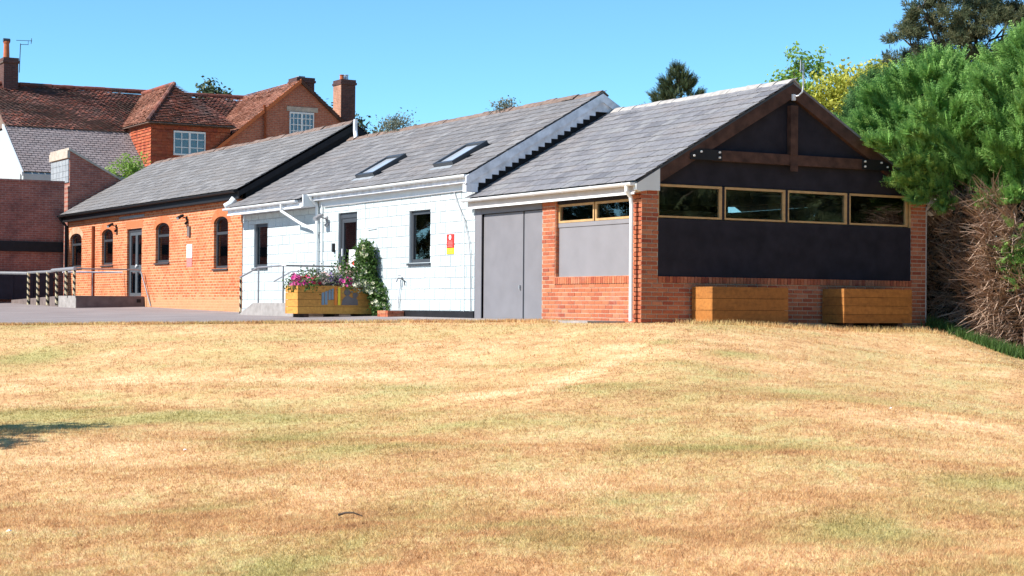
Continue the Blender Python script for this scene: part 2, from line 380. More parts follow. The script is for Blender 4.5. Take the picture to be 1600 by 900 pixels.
# greener and paler areas of the sward: (depth, lateral, half depth, half width, amount)
def gz(x, y): return float(ground(np.array([x]), np.array([y]))[0])
def atpix(u, v):
    d = fw + rr * ((u - 800) / F_PX) - uu * ((v - 450) / F_PX); ss_ = np.arange(8, 36, .04)
    px_ = CAM.x + d.x * ss_; py_ = CAM.y + d.y * ss_; hit = np.nonzero(CAM.z + d.z * ss_ < ground(px_, py_))[0]
    return CAM + d * float(ss_[hit[0]] if len(hit) else 30)
PATCH = []
for u, v, ru, rv, a in [(60, 648, 130, 9, 1.3), (290, 655, 150, 9, 1), (430, 688, 110, 12, 1), (580, 702, 110, 10, .8), (330, 792, 90, 22, .9), (1000, 612, 110, 20, .8), (1150, 553, 45, 5, 1.6), (1030, 535, 22, 3, 1.3),
                        (1120, 702, 130, 10, 1), (1310, 820, 90, 22, 1), (1510, 752, 90, 12, .9), (890, 835, 70, 20, .6), (45, 560, 60, 16, 1), (640, 800, 120, 16, .8), (430, 900, 80, 20, .8), (1240, 620, 120, 10, .5), (700, 665, 80, 8, .6), (30, 511, 60, 3, 1),
                        (985, 540, 16, 5, -1.2), (965, 557, 16, 5, -1.5), (945, 569, 18, 5, -1.5), (920, 581, 20, 4, -1.6), (895, 592, 22, 4, -1.6), (868, 600, 24, 4, -1.6), (838, 607, 28, 3, -1.6), (800, 613, 32, 3, -1.5), (755, 617, 36, 3, -1.1), (120, 598, 180, 6, -.9), (560, 590, 160, 6, -.7), (1500, 660, 100, 10, -.9), (150, 720, 150, 14, -.9), (900, 760, 200, 16, -.7), (1250, 870, 200, 18, -.8), (60, 880, 120, 18, -.5)]:
    p0, p1, p2 = atpix(u, v), atpix(u, v - rv), atpix(u, v + rv); sl_ = lambda p: ((p.x - CAM.x) * fw0.x + (p.y - CAM.y) * fw0.y, (p.x - CAM.x) * rt0.x + (p.y - CAM.y) * rt0.y)
    c0, c1, c2 = sl_(p0), sl_(p1), sl_(p2); PATCH.append((c0[0], c0[1], max(.25, abs(c1[0] - c2[0]) / 2), ru / F_PX * c0[0], a))
def patch(s, l):
    o = np.zeros_like(s)
    for a, b, c, d, k in PATCH: o += k * np.exp(-.8 * (((s - a) / c) ** 2 + ((l - b) / d) ** 2))
    return np.clip(o, -1.6, 1.6)
S = np.concatenate([np.linspace(-500, -40, 10), np.linspace(-30, 8, 14), np.arange(8.5, 38, .25), np.arange(39, 80, 2), np.linspace(90, 900, 14)])
Lx = np.concatenate([np.linspace(-600, -40, 10), np.linspace(-34, -13, 10), np.arange(-12.5, 13, .3), np.linspace(14, 40, 12), np.linspace(50, 600, 10)])
SS, LL = np.meshgrid(S, Lx, indexing='ij'); X = CAM.x + SS * fw0.x + LL * rt0.x; Y = CAM.y + SS * fw0.y + LL * rt0.y; Z = ground_sl(SS, LL)
def grid_mesh(name, X, Y, Z):
    a, b = X.shape; V = np.stack([X.ravel(), Y.ravel(), Z.ravel()], 1); I = np.arange(a * b).reshape(a, b)
    return np_mesh(name, V, np.stack([I[:-1, :-1].ravel(), I[:-1, 1:].ravel(), I[1:, 1:].ravel(), I[1:, :-1].ravel()], 1))
lawn = link('lawn', grid_mesh('lawn', X, Y, Z), 'turf', smooth=True, kind='structure')
# driveway: wedge between lawn edge and the buildings
yy = np.linspace(1.2, 34.3, 140); xe = np.interp(yy, [1.2, 2.6, 4.2, 9.9, 20, 34.3], [-.45, -.9, -2.0, -8.3, -20, -38])
xe = xe + .12 * np.sin(yy * 3.1) + .06 * np.sin(yy * 9)
tt = np.linspace(0, 1, 60); Xd = xe[:, None] * (1 - tt)[None] + .03 * tt[None]; Yd = np.repeat(yy[:, None], 60, 1)
Zd = plane(Xd, Yd) + .006
lawn.data.attributes.new('patch', 'FLOAT', 'POINT').data.foreach_set('value', patch(SS, LL).ravel().astype(np.float32))
link('driveway', grid_mesh('driveway', Xd, Yd, Zd), 'tarmac', kind='structure')
mb = MB(); mb.box(-.75, .06, .5, 7.9, -.2, .018); mb.build('path', 'concrete', kind='structure')

# ------------------------------------------------------------------ generic building bits
def side_window(parent, y0, y1, z0, z1, x=.07, fw_=.07, mat='dark_frame', bars_z=(), bars_y=(), arch=0, sill=True, sash=True, name='window'):
    """casement window in a wall that faces -X; frame > glass_pane, sill"""
    mb = MB()
    if arch:
        n = 12; c = (y0 + y1) / 2; hw = (y1 - y0) / 2
        def arc(off): return [(c + (hw - off) * math.cos(math.pi * (1 - i / n)), z1 - arch + (arch - off * .7) * math.sin(math.pi * i / n)) for i in range(n + 1)]
        o_, i_ = arc(0), arc(fw_)
        for i in range(n): mb.prism([o_[i], o_[i + 1], i_[i + 1], i_[i]], 'x', x, x + .06)
        zt = z1 - arch
    else:
        zt = z1; mb.box(x, x + .06, y0 + fw_, y1 - fw_, z1 - fw_, z1)
    mb.box(x, x + .06, y0, y0 + fw_, z0, zt); mb.box(x, x + .06, y1 - fw_, y1, z0, zt); mb.box(x, x + .06, y0 + fw_, y1 - fw_, z0, z0 + fw_)
    for z in bars_z: mb.box(x - .008, x + .05, y0 + fw_, y1 - fw_, z - .035, z + .035)
    for y in bars_y: mb.box(x - .004, x + .05, y - .03, y + .03, z0 + fw_, zt - (0 if arch else fw_))
    f = mb.build(name, mat, parent)
    mb = MB()
    if arch:
        pts = [(y0 + fw_ * .6, z0 + fw_ * .6)] + [(c + (hw - fw_ * .6) * math.cos(math.pi * (1 - i / n)), z1 - arch + (arch - fw_ * .5) * math.sin(math.pi * i / n)) for i in range(n + 1)] + [(y1 - fw_ * .6, z0 + fw_ * .6)]
        mb.prism(pts, 'x', x + .025, x + .033)
    else: mb.box(x + .025, x + .033, y0 + fw_ * .6, y1 - fw_ * .6, z0 + fw_ * .6, z1 - fw_ * .6)
    mb.build('glass_pane', 'glass', f)
    if sill:
        mb = MB(); mb.prism([(-.045, z0 - .055), (x + .06, z0 - .055), (x + .06, z0), (x, z0), (-.045, z0 - .02)], 'y', y0 - .04, y1 + .04); mb.build('sill', mat, f)
    return f
def gutter(parent, y0, y1, x, z, mat, r=.06, name='gutter'):
    n = 8; out = [(x + r * math.cos(math.pi + math.pi * i / n), z + r * math.sin(math.pi + math.pi * i / n)) for i in range(n + 1)]
    inn = [(x + (r - .012) * math.cos(math.pi + math.pi * i / n), z + (r - .012) * math.sin(math.pi + math.pi * i / n)) for i in range(n + 1)]
    mb = MB()
    for i in range(n): mb.prism([out[i], out[i + 1], inn[i + 1], inn[i]], 'y', y0, y1)
    for k in range(int((y1 - y0) / 1.0) + 1):
        y = min(y0 + .25 + k, y1 - .05); mb.prism([(x - r - .006, z + .006), (x - r * .75, z - r * .72), (x, z - r - .008), (x + r, z - r * .3), (x + r, z + .006)], 'y', y - .015, y + .015)
    mb.box(x - r * .95, x + r * .95, y0 - .006, y0, z - r * .85, z); mb.box(x - r * .95, x + r * .95, y1, y1 + .006, z - r * .85, z)
    return mb.build(name, mat, parent)
def slate_mesh(w, name, length=.39):
    mb = MB(); h = w / 2 - .005; t = .009
    n0, n1 = .026, .002
    mb.add([(0, -h, n0), (length, -h, n1), (length, h, n1), (0, h, n0), (.004, -h, n0 + t), (length, -h, n1 + t), (length, h, n1 + t), (.004, h, n0 + t)],
           [(0, 3, 2, 1), (4, 5, 6, 7), (0, 1, 5, 4), (1, 2, 6, 5), (2, 3, 7, 6), (3, 0, 4, 7)])
    return mb
def slate_roof(parent, y0, y1, x_e, z_e, slope, d1, mat, gauge=.25, w=.3, holes=(), limit=300, extra=()):
    """slates on a roof plane rising in +X from (x_e, z_e); the nearest ones are single objects"""
    th = math.atan(slope); cs, sn = math.cos(th), math.sin(th)
    tpl = slate_mesh(w, 's'); half = slate_mesh(w / 2, 's')
    me = tpl.mesh('slate', (0, 0, 0)); me.materials.append(MAT[mat]); meh = half.mesh('slate_half', (0, 0, 0)); meh.materials.append(MAT[mat])
    L = []
    def rows(ya, yb, da, db):
        i = int(round(da / gauge))
        while i * gauge < db - .02:
            d = i * gauge; y = ya; first = True
            while y < yb - .02:
                ww = w
                if first and i % 2: ww = w / 2
                if y + ww > yb + .01: ww = w / 2 if (yb - y) < w * .75 else w
                L.append((y + ww / 2, d, ww < w * .9)); y += ww; first = False
            i += 1
    rows(y0, y1, 0, d1)
    for e in extra: rows(*e)
    out = []
    for y, d, hf in L:
        x = x_e + d * cs; skip = False
        for h in holes:
            if h[0] - .03 < y < h[1] + .03 and h[2] - .12 < d + .1 < h[3] + .02: skip = True
        if skip: continue
        jy, jd, jn = random.uniform(-.004, .004), random.uniform(-.007, .007), random.uniform(0, .004)
        rz = random.gauss(0, .006); dd = d + jd
        if d + .39 > d1: dd = min(dd, d1 - .39 + .14)
        out.append((y + jy, x_e + dd * cs - jn * sn, z_e + dd * sn + jn * cs, hf, rz))
    out.sort(key=lambda q: (q[1] - CAM.x) ** 2 + (q[0] - CAM.y) ** 2)
    for q in out[:limit]:
        o = piece('slate', meh if q[3] else me, parent, (q[1], q[0], q[2]))
        o.rotation_euler = Matrix.Rotation(-th, 3, 'Y').__matmul__(Matrix.Rotation(q[4], 3, 'Z')).to_euler()
    if len(out) > limit:
        mb = MB()
        for q in out[limit:]:
            Rm = Matrix.Rotation(-th, 3, 'Y') @ Matrix.Rotation(q[4], 3, 'Z'); tp = half if q[3] else tpl
            mb.add([Rm @ Vector(v) + Vector((q[1], q[0], q[2])) for v in tp.v], tp.f, random.random() * .98 + .01)
        mb.build('slates', mat, parent, kind='stuff')
def ridge_tiles(parent, y0, y1, x, z, slope, mat, L=.45, w=.17):
    mb = MB(); a = math.atan(slope)
    pts = [(-w * math.cos(a), -w * math.sin(a)), (-.04, .0), (0, .018), (.04, 0), (w * math.cos(a), -w * math.sin(a)), (w * math.cos(a), -w * math.sin(a) - .02), (0, -.012), (-w * math.cos(a), -w * math.sin(a) - .02)]
    mb.prism([pts[0], pts[1], pts[6], pts[7]], 'y', 0, L - .012).prism([pts[1], pts[2], pts[3], pts[6]], 'y', 0, L - .012).prism([pts[3], pts[4], pts[5], pts[6]], 'y', 0, L - .012)
    me = mb.mesh('ridge_tile', (0, 0, 0)); me.materials.append(MAT[mat]); n = int((y1 - y0) / L)
    for i in range(n): piece('ridge_tile', me, parent, (x + random.gauss(0, .006), y0 + i * (y1 - y0) / n, z + .035 + random.gauss(0, .006)), (random.gauss(0, .012), random.gauss(0, .03), random.gauss(0, .012)), (1, (y1 - y0) / n / L, 1))
    mb = MB(); mb.prism([(x - .15, z - .085), (x, z + .012), (x + .15, z - .085)], 'y', y0 + .02, y1 - .02); mb.build('ridge_bedding', mat, parent)

# ------------------------------------------------------------------ gabled hall (right-hand building)
def gabled_hall():
    W = 6.4; LEN = 5.82; XE, ZE, SL = -.14, 2.385, .573; RX = 3.2; RZ = ZE + SL * (RX - XE)
    t = thing('hall', 'gabled brick hall with black boarded gable end and grey slate roof', 'building', (3.2, 3, 0))
    # structural shell
    holes_side = [(.36, 2.82, .80, 2.2), (3.27, 5.56, -.1, 2.06)]
    mb = MB(); sidewall(mb, .03, LEN, -.6, 2.25, .012, .22, holes_side)
    frontwall(mb, .012, W, -.9, .675, .012, .24); mb.box(.012, .345, .012, .24, .675, 2.3); mb.box(6.04, W - .0, .012, .24, .675, 2.3)
    mb.build('wall', 'mortar', t)
    mb = MB(); mb.box(W - .22, W - .01, .25, LEN, -.9, 2.3); mb.box(.23, W - .23, LEN - .15, LEN, -.3, 2.3); mb.build('inner_wall', 'room_white', t)
    mb = MB(); mb.box(.23, W - .22, .26, LEN - .15, -.3, .0); mb.build('floor', 'room_white', t)
    mb = MB(); frontwall(mb, .23, W - .23, .3, LEN - .16, 2.42, 2.46); mb = MB()
    for r in cut([(.23, W - .23, .3, LEN - .16)], [(4.3, 5.7, .5, 2.4)]): mb.box(r[0], r[1], r[2], r[3], 2.42, 2.46)  # ceiling left open below the added roof pane to let daylight in
    mb.build('ceiling', 'room_white', t)
    # inside: back counter and shelving seen dimly through the glass
    mb = MB(); mb.box(3.3, 4.15, 4.2, 5.4, 0, 1.95); mb.box(1.2, 3.0, 5.0, 5.6, 0, 1.9); mb.build('cupboard', 'room_dark', t)
    # bricks of the front (single pieces) and of the side (one mass)
    rects = courses(0, W, -.15, .675, .225, .075, (), .014, .0, 0)
    rects += courses(0, .345, .675, 2.3, .225, .075, (), .014, 0, 0) + courses(6.04, W, .675, 2.3, .225, .075, (), .014, .05, 0)
    cache = {}; rest = MB(); cnt = 0
    for r in rects:
        hidden = (r[3] < .02) or (1.4 < r[0] and r[1] < 2.6 and r[3] < .6) or (4.3 < r[0] and r[1] < 5.45 and r[3] < .6)
        w, h = r[1] - r[0], r[3] - r[2]
        if hidden or w < .05: rest.box(r[0], r[1], 0, .018, r[2], r[3], random.random()); continue
        key = (round(w, 2), round(h, 2))
        if key not in cache:
            b = MB(); e = .004
            b.add([(0, .02, 0), (w, .02, 0), (w, .02, h), (0, .02, h), (e, 0, e), (w - e, 0, e), (w - e, 0, h - e), (e, 0, h - e)], [(4, 5, 6, 7), (0, 1, 5, 4), (1, 2, 6, 5), (2, 3, 7, 6), (3, 0, 4, 7)])
            me = b.mesh('brick', (0, 0, 0)); me.materials.append(MAT['brick_piece']); cache[key] = me
        if cnt < 300: piece('brick', cache[key], t, (r[0], random.gauss(0, .0015), r[2])); cnt += 1
        else: rest.box(r[0], r[1], 0, .018, r[2], r[3], random.random())
    for r in courses(0.004, LEN, -.15, 2.25, .225, .075, holes_side + [(2.82, 3.27, 2.2, 3), (0, 0, 0, 0)], .013, .1, 0):
        if r[0] > 5.5: continue
        d = .006 + random.gauss(0, .0012); rest.box(d, .02, r[0], r[1], r[2], r[3], random.random())
    # returns of the openings
    for z in np.arange(.80, 2.2, .075):
        rest.box(.022, .10, 2.80, 2.823, z, z + .064, random.random()); rest.box(.11, .2, 2.80, 2.823, z, z + .064, random.random())
        if z > .81: rest.box(.348, .37, .022, .11, z, z + .064, random.random())
    # brick-on-edge sills
    y = .36
    while y < 2.8: rest.box(-.012, .12, y, y + .064, .672, .785, random.random()); y += .075
    x = .35
    while x < 6.02: rest.box(x, x + .064, -.014, .11, .678, .785, random.random()); x += .075
    rest.build('bricks', 'brick_piece', t, kind='stuff')
    # side: grey doors, jamb, lintel, infill panel, little windows
    mb = MB(); mb.box(-.006, .2, 5.56, LEN + .0, -.05, 2.2); mb.box(-.004, .2, 3.272, 5.56, 2.06, 2.2); mb.build('door_frame', 'grey_paint', t)
    for a, b in ((4.03, 5.55), (3.285, 3.975)):
        mb = MB(); mb.box(.045, .10, a, b, .02, 2.05); d = mb.build('door', 'grey_paint', t)
        if a > 4: MB().box(.01, .045, 4.1, 4.13, .58, .66).build('handle', 'galvanised', d)
    MB().box(.06, .13, 3.96, 4.04, .02, 2.05).build('door_gap_strip', 'dark_frame', t)  # dark strip stands in for the shaded gap between the leaves
    mb = MB(); mb.box(.085, .13, .36, 2.82, .785, 1.70); pn = mb.build('infill_panel', 'grey_panel', t)
    mb = MB(); mb.box(.07, .16, .36, 2.82, 1.70, 1.775); mb.build('transom', 'grey_panel', t)
    for a, b in ((1.60, 2.80), (.37, 1.56)): side_window(t, a, b, 1.78, 2.115, .07, .04, 'frame_wood', sill=False)
    mb = MB(); mb.box(.05, .2, .36, 2.82, 2.12, 2.25); mb.build('lintel', 'black_board', t)
    # gable: boards, windows, truss
    sl_in = lambda x: ZE + SL * (min(x, W - x) - XE) - .05
    xs = [.345, 3.2, 6.04]
    mb = MB(); mb.prism([(.345, 2.37), (6.04, 2.37), (6.04, sl_in(6.04)), (3.2, sl_in(3.2)), (.345, sl_in(.345))], 'y', .05, .1); gp = mb.build('gable_board', 'black_board', t)
    mb = MB(); mb.box(.345, 6.04, .02, .08, .788, 1.775); mb.build('lower_board', 'black_board', t)
    xm = [.345, 1.725, 3.12, 4.54, 6.0]
    for i in range(4):
        a, b = xm[i] + (.0 if i == 0 else .03), xm[i + 1] - .03; z0, z1, k = 1.79, 2.36, .04
        mb = MB(); mb.box(a, b, .02, .085, z1 - k, z1); mb.box(a, b, .02, .085, z0, z0 + k * .8); mb.box(a, a + k * .6, .021, .084, z0 + k * .8, z1 - k); mb.box(b - k * 1.3, b, .021, .084, z0 + k * .8, z1 - k)
        f = mb.build('window', 'frame_wood', t)
        MB().box(a + .02, b - .03, .05, .058, z0 + .03, z1 - .03).build('glass_pane', 'glass', f)
        if i < 3: MB().box(b + .001, b + .059, .03, .12, z0, z1).build('mullion', 'black_board', t)
    MB().box(6.0, 6.04, .015, .1, 1.775, 2.37).build('jamb', 'frame_wood', t)
    for s in (0, 1):
        P = lambda x: x if s == 0 else W - x
        zt = lambda x: ZE + SL * (x - XE) - .03
        mb = MB(); mb.prism([(P(.335), zt(.335)), (P(3.2), zt(3.2)), (P(3.2), zt(3.2) - .27), (P(.335), zt(.335) - .25)], 'y', -.05, .045); mb.build('rafter', 'rafter_wood', t)
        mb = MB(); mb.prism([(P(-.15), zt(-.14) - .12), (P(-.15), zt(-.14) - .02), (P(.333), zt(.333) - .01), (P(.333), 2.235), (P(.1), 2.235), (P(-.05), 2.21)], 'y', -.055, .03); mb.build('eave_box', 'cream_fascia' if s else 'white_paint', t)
        a0, a1 = (.95, 1.62)
        mb = MB(); mb.prism([(P(a0), 2.80), (P(a1), 2.80), (P(a1), 2.985), (P(a0 + .18), 2.985), (P(a0), 2.90)], 'y', -.075, -.062); pl = mb.build('steel_plate', 'black_paint', t)
        for bx, bz in ((a0 + .07, 2.865), (a0 + .22, 2.94), (a1 - .06, 2.945), (a1 - .06, 2.855)):
            b = MB(); b.tube([(P(bx), -.1, bz), (P(bx), -.07, bz)], .019, 8); b.build('bolt', 'bolt_metal', pl)
    MB().box(1.5, 4.9, -.062, .03, 2.80, 2.985).build('tie_beam', 'rafter_wood', t)
    MB().box(3.12, 3.28, -.09, -.063, 2.69, 2.80).box(3.12, 3.28, -.085, .02, 2.985, 3.86).box(3.12, 3.28, -.072, -.0625, 2.8, 2.985).build('king_post', 'rafter_wood', t)
    # roof
    th = math.atan(SL); up_ = .02
    for s in (0, 1):
        P = lambda x: x if s == 0 else W - x
        mb = MB(); mb.prism([(P(XE), ZE - .005), (P(RX), RZ - .005), (P(RX), RZ - .05), (P(XE), ZE - .05)], 'y', -.052 if s == 0 else 2.4, LEN)
        if s:
            dz = lambda x: ZE + SL * (W - x - XE)
            for ya, yb, xa, xb in ((-.052, .5, RX, W - XE), (.5, 2.4, RX, 4.3), (.5, 2.4, 5.7, W - XE)): mb.prism([(xa, dz(xa) - .005), (xb, dz(xb) - .005), (xb, dz(xb) - .05), (xa, dz(xa) - .05)], 'y', ya, yb)
            MB().prism([(4.28, dz(4.28) + .03), (5.72, dz(5.72) + .03), (5.72, dz(5.72) + .04), (4.28, dz(4.28) + .04)], 'y', .48, 2.42).build('added_roof_pane', 'glass', t)  # invented opening on the unseen slope, added to brighten the room
        mb.build('roof_deck', 'slate_grey' if s else 'dark_frame', t)
    slate_roof(t, -.07, LEN - .02, XE - .03, ZE - .018, SL, (RX - XE) / math.cos(th), 'slate_grey', holes=())
    ridge_tiles(t, -.06, LEN, RX, RZ - .005, SL, 'ridge_mortar')
    # eaves
    gutter(t, -.02, LEN + .16, -.205, 2.355, 'white_plastic', .055)
    MB().box(-.12, -.095, .03, LEN + .1, 2.2, 2.37).box(-.095, .0, .035, LEN + .05, 2.2, 2.215).build('fascia', 'cream_fascia', t)
    MB().box(-.145, -.12, .03, LEN + .1, 2.165, 2.2).build('fascia_trim', 'white_plastic', t)
    mb = MB(); mb.tube([(-.205, .16, 2.32), (-.205, .16, 2.22), (-.12, .16, 2.12), (-.10, .16, 2.0), (-.10, .16, .02)], .034, 10); mb.build('downpipe', 'white_plastic', t)
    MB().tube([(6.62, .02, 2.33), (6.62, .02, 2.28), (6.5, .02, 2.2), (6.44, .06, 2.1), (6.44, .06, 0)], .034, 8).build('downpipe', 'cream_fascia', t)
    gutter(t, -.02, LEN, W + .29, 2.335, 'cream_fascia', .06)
    # bracket and pole at the apex
    MB().tube([(3.2, -.06, 4.02), (3.24, -.14, 4.03), (3.31, -.16, 4.1), (3.33, -.16, 4.2), (3.33, -.16, 4.62)], .016, 8).tube([(3.27, -.16, 4.45), (3.27, -.16, 4.66)], .012, 6).bar((3.25, -.16, 4.48), (3.36, -.16, 4.5), .03, .02).build('pole', 'galvanised', t)
    MB().box(3.16, 3.22, -.09, -.05, 3.95, 4.06).build('bracket', 'weathered_white', t)
    return t
hall = gabled_hall()

# ------------------------------------------------------------------ white block building
def white_building():
    Y0, Y1 = 5.84, 18.3; XE, ZE, SL = -.2, 2.865, .575; RX = 2.9; RZ = ZE + SL * (RX - XE)
    t = thing('block_building', 'white painted blockwork building with two rooflights and slate roof', 'building', (3, 12, 0))
    win = [(7.76, 8.72, 1.16, 2.25), (16.60, 17.5, 1.20, 2.30)]; door = (11.33, 12.33, .24, 2.36); holes = win + [door]
    mb = MB(); sidewall(mb, Y0, Y1 - .02, -.3, 2.8, .011, .24, holes); mb.build('wall', 'white_render', t)
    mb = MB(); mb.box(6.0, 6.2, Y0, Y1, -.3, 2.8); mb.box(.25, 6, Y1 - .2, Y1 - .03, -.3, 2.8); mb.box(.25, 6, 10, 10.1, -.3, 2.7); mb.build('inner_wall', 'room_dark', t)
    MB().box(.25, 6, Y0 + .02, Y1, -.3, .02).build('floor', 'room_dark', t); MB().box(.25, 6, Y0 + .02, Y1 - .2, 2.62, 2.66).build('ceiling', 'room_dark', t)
    rects = courses(Y0, Y1 - .03, .16, 2.56, .45, .225, holes, .012, .12, .16)
    cache = {}
    rects.sort(key=lambda r: r[0]); small = MB()
    n = 0
    for r in rects:
        w, h = r[1] - r[0], r[3] - r[2]
        if w < .06 or h < .05 or n >= 298: small.box(random.gauss(0, .001), .015, r[0], r[1], r[2], r[3], random.random()); continue
        key = (round(w, 2), round(h, 2))
        if key not in cache:
            b = MB(); e = .005
            b.add([(.018, 0, 0), (.018, w, 0), (.018, w, h), (.018, 0, h), (0, e, e), (0, w - e, e), (0, w - e, h - e), (0, e, h - e)], [(4, 7, 6, 5), (0, 4, 5, 1), (1, 5, 6, 2), (2, 6, 7, 3), (3, 7, 4, 0)])
            me = b.mesh('block', (0, 0, 0)); me.materials.append(MAT['block_white']); cache[key] = me
        piece('block', cache[key], t, (random.gauss(0, .0012), r[0], r[2])); n += 1
    if small.v: small.build('cut_blocks', 'block_white', t, kind='stuff')
    MB().box(-.02, .02, Y0, 9.0, -.2, .155).build('plinth', 'black_paint', t)
    MB().box(-.012, .02, 9.0, Y1 - .03, -.2, .155).build('plinth', 'white_render', t)
    MB().box(-.016, .02, Y0 - .0, 13.42, 2.565, 2.80).build('frieze_board', 'white_paint', t)
    MB().box(-.002, .02, 13.42, Y1 - .03, 2.565, 2.8).build('frieze_board', 'white_render', t)
    for w in win: side_window(t, w[0], w[1], w[2], w[3], .06, .075, 'dark_frame')
    MB().box(.5, .55, 7.7, 8.2, .8, 1.45).build('office_chair', 'black_paint', t)
    # door
    d = MB(); a, b, z0, z1 = door
    d.box(.05, .12, a, a + .06, z0, z1); d.box(.05, .12, b - .06, b, z0, z1); d.box(.05, .12, a + .06, b - .06, z1 - .12, z1)
    d.box(.06, .11, a + .07, a + .17, z0 + .03, z1 - .13); d.box(.06, .11, b - .17, b - .07, z0 + .03, z1 - .13); d.box(.06, .11, a + .17, b - .17, z1 - .22, z1 - .13); d.box(.06, .11, a + .17, b - .17, z0 + .03, z0 + .2)
    dr = d.build('door', 'dark_frame', t)
    MB().box(.08, .088, a + .16, b - .16, z0 + .15, z1 - .2).build('glass_pane', 'glass', dr)
    MB().box(.035, .06, b - .135, b - .105, 1.38, 1.55).build('handle', 'sign_white', dr)
    ps = MB().box(.068, .072, a + .22, a + .56, 1.12, 1.52).build('poster', 'sign_white', dr)
    MB().box(.064, .067, a + .28, a + .36, 1.17, 1.26).build('poster_mark', 'sign_red', ps)
    # roof
    th = math.atan(SL); sky_l = [(10.98, 11.92), (7.22, 8.08)]
    hs = [(y0, y1, (.24 - XE) / math.cos(th), (1.10 - XE) / math.cos(th)) for y0, y1 in sky_l]
    mb = MB(); mb.prism([(XE, ZE - .005), (RX, RZ - .005), (RX, RZ - .05), (XE, ZE - .05)], 'y', 5.72, Y1 - .3); mb.prism([(XE - .24, ZE - .145), (XE, ZE - .005), (XE, ZE - .05), (XE - .24, ZE - .19)], 'y', 13.5, Y1 - .1); mb.build('roof_deck', 'dark_frame', t)
    mb = MB(); mb.prism([(2 * RX - XE, ZE - .005), (RX, RZ - .005), (RX, RZ - .05), (2 * RX - XE, ZE - .05)], 'y', 5.72, Y1 - .3); mb.build('roof_deck', 'slate_brown', t)
    slate_roof(t, 5.70, Y1 - .3, XE - .03, ZE - .018, SL, (RX - XE) / math.cos(th), 'slate_brown', holes=hs, extra=[(13.5, Y1 - .02, -.25, 0)])
    ridge_tiles(t, 5.72, Y1 - .35, RX, RZ + .01, SL, 'ridge_clay')
    for y0, y1 in sky_l:
        r = lambda x: ZE + SL * (x - XE)
        mb = MB(); nx, nz = -math.sin(th), math.cos(th)
        def slab(xa, xb, ya, yb, h0, h1):
            pts = []
            for x, h in ((xa, h0), (xb, h0), (xb, h1), (xa, h1)): pts.append((x + nx * h, r(x) + nz * h))
            mb.prism(pts, 'y', ya, yb)
        slab(.26, 1.08, y0, y0 + .07, 0, .11); slab(.26, 1.08, y1 - .07, y1, 0, .11); slab(.26, .33, y0 + .07, y1 - .07, 0, .10); slab(1.0, 1.08, y0 + .07, y1 - .07, 0, .115)
        f = mb.build('rooflight', 'dark_frame', t)
        mb = MB(); slab(.32, 1.02, y0 + .06, y1 - .06, .06, .07); mb.build('glass_pane', 'painted_sky_glass', f)
        mb = MB(); slab(.14, .25, y0 - .06, y1 + .06, .02, .03); mb.build('flashing', 'lead', f)
    # gable upstand over the hall roof: wall painted black for its shadow, bargeboards, stepped slates
    mb = MB(); lo = lambda x: 2.15 + .57 * (min(x, 5.8 - x) + .22); hi = lambda x: ZE + SL * (min(x, 5.8 - x) - XE) - .04
    mb.prism([(.0, lo(0)), (2.9, lo(2.9)), (5.8, lo(5.8)), (5.8, hi(5.8)), (2.9, hi(2.9)), (0, hi(0))], 'y', 5.825, 5.95); mb.build('gable_wall', 'black_paint', t)
    for s in (0, 1):
        P = lambda x: x if s == 0 else 2 * RX - x
        zt = lambda x: ZE + SL * (x - XE)
        MB().prism([(P(-.28), zt(-.28) - .01), (P(RX), RZ - .01), (P(RX), RZ - .185), (P(-.28), zt(-.28) - .185)], 'y', 5.70, 5.735).build('bargeboard', 'weathered_white', t)
        n = 21; dx = (RX + .28) / n; h = .20
        for i in range(n):
            xa = -.28 + i * dx; xb = xa + dx; za = zt(xa) - .16
            tz = MB().prism([(P(xa), za - h + .06), (P(xb), za - h + .06), (P(xb), zt(xb) - .16), (P(xa), za)], 'y', 5.745 + .004 * (i % 2), 5.765 + .004 * (i % 2)).build('stepped_slate', 'weathered_white', t)
    MB().box(-.28, -.02, 5.70, 5.84, 2.5, 2.66).build('kneeler', 'weathered_white', t)
    # eaves
    gutter(t, 5.78, 13.50, -.24, 2.845, 'white_plastic', .06); gutter(t, 13.66, 18.36, -.47, 2.715, 'white_plastic', .06)
    MB().box(-.175, -.15, 5.78, 13.48, 2.70, 2.85).box(-.15, -.02, 5.80, 13.48, 2.70, 2.715).build('fascia', 'weathered_white', t)
    MB().box(-.405, -.38, 13.5, 18.3, 2.56, 2.72).box(-.38, .0, 13.5, 18.26, 2.57, 2.585).build('fascia', 'weathered_white', t)
    MB().box(-.425, -.405, 13.5, 18.3, 2.535, 2.57).build('fascia_trim', 'white_plastic', t)
    MB().box(-.40, -.02, 13.44, 13.498, 2.56, 2.84).build('eave_box', 'white_paint', t)
    MB().tube([(-.24, 13.42, 2.8), (-.2, 13.42, 2.72), (-.07, 13.42, 2.6), (-.06, 13.42, 2.5), (-.06, 13.42, .3)], .036, 10).build('downpipe', 'white_plastic', t)
    MB().tube([(-.47, 14.6, 2.68), (-.47, 14.6, 2.5), (-.2, 14.1, 2.2), (-.07, 13.55, 2.02), (-.06, 13.44, 1.9)], .034, 10).build('downpipe', 'white_plastic', t)
    MB().tube([(-.03, 13.2, 2.6), (-.03, 13.18, 2.5), (-.03, 13.18, .4)], .016, 6).build('conduit', 'white_paint', t)
    MB().tube([(-.45, 18.42, 2.78), (-.3, 18.38, 2.86), (-.2, 18.36, 2.98)], .07, 8, .1).build('hopper', 'white_plastic', t)
    # cables on the wall
    MB().tube([(-.03, 13.1, 2.545), (-.03, 9.5, 2.55), (-.03, 6.2, 2.56)], .012, 6).build('cable', 'cable_grey', t)
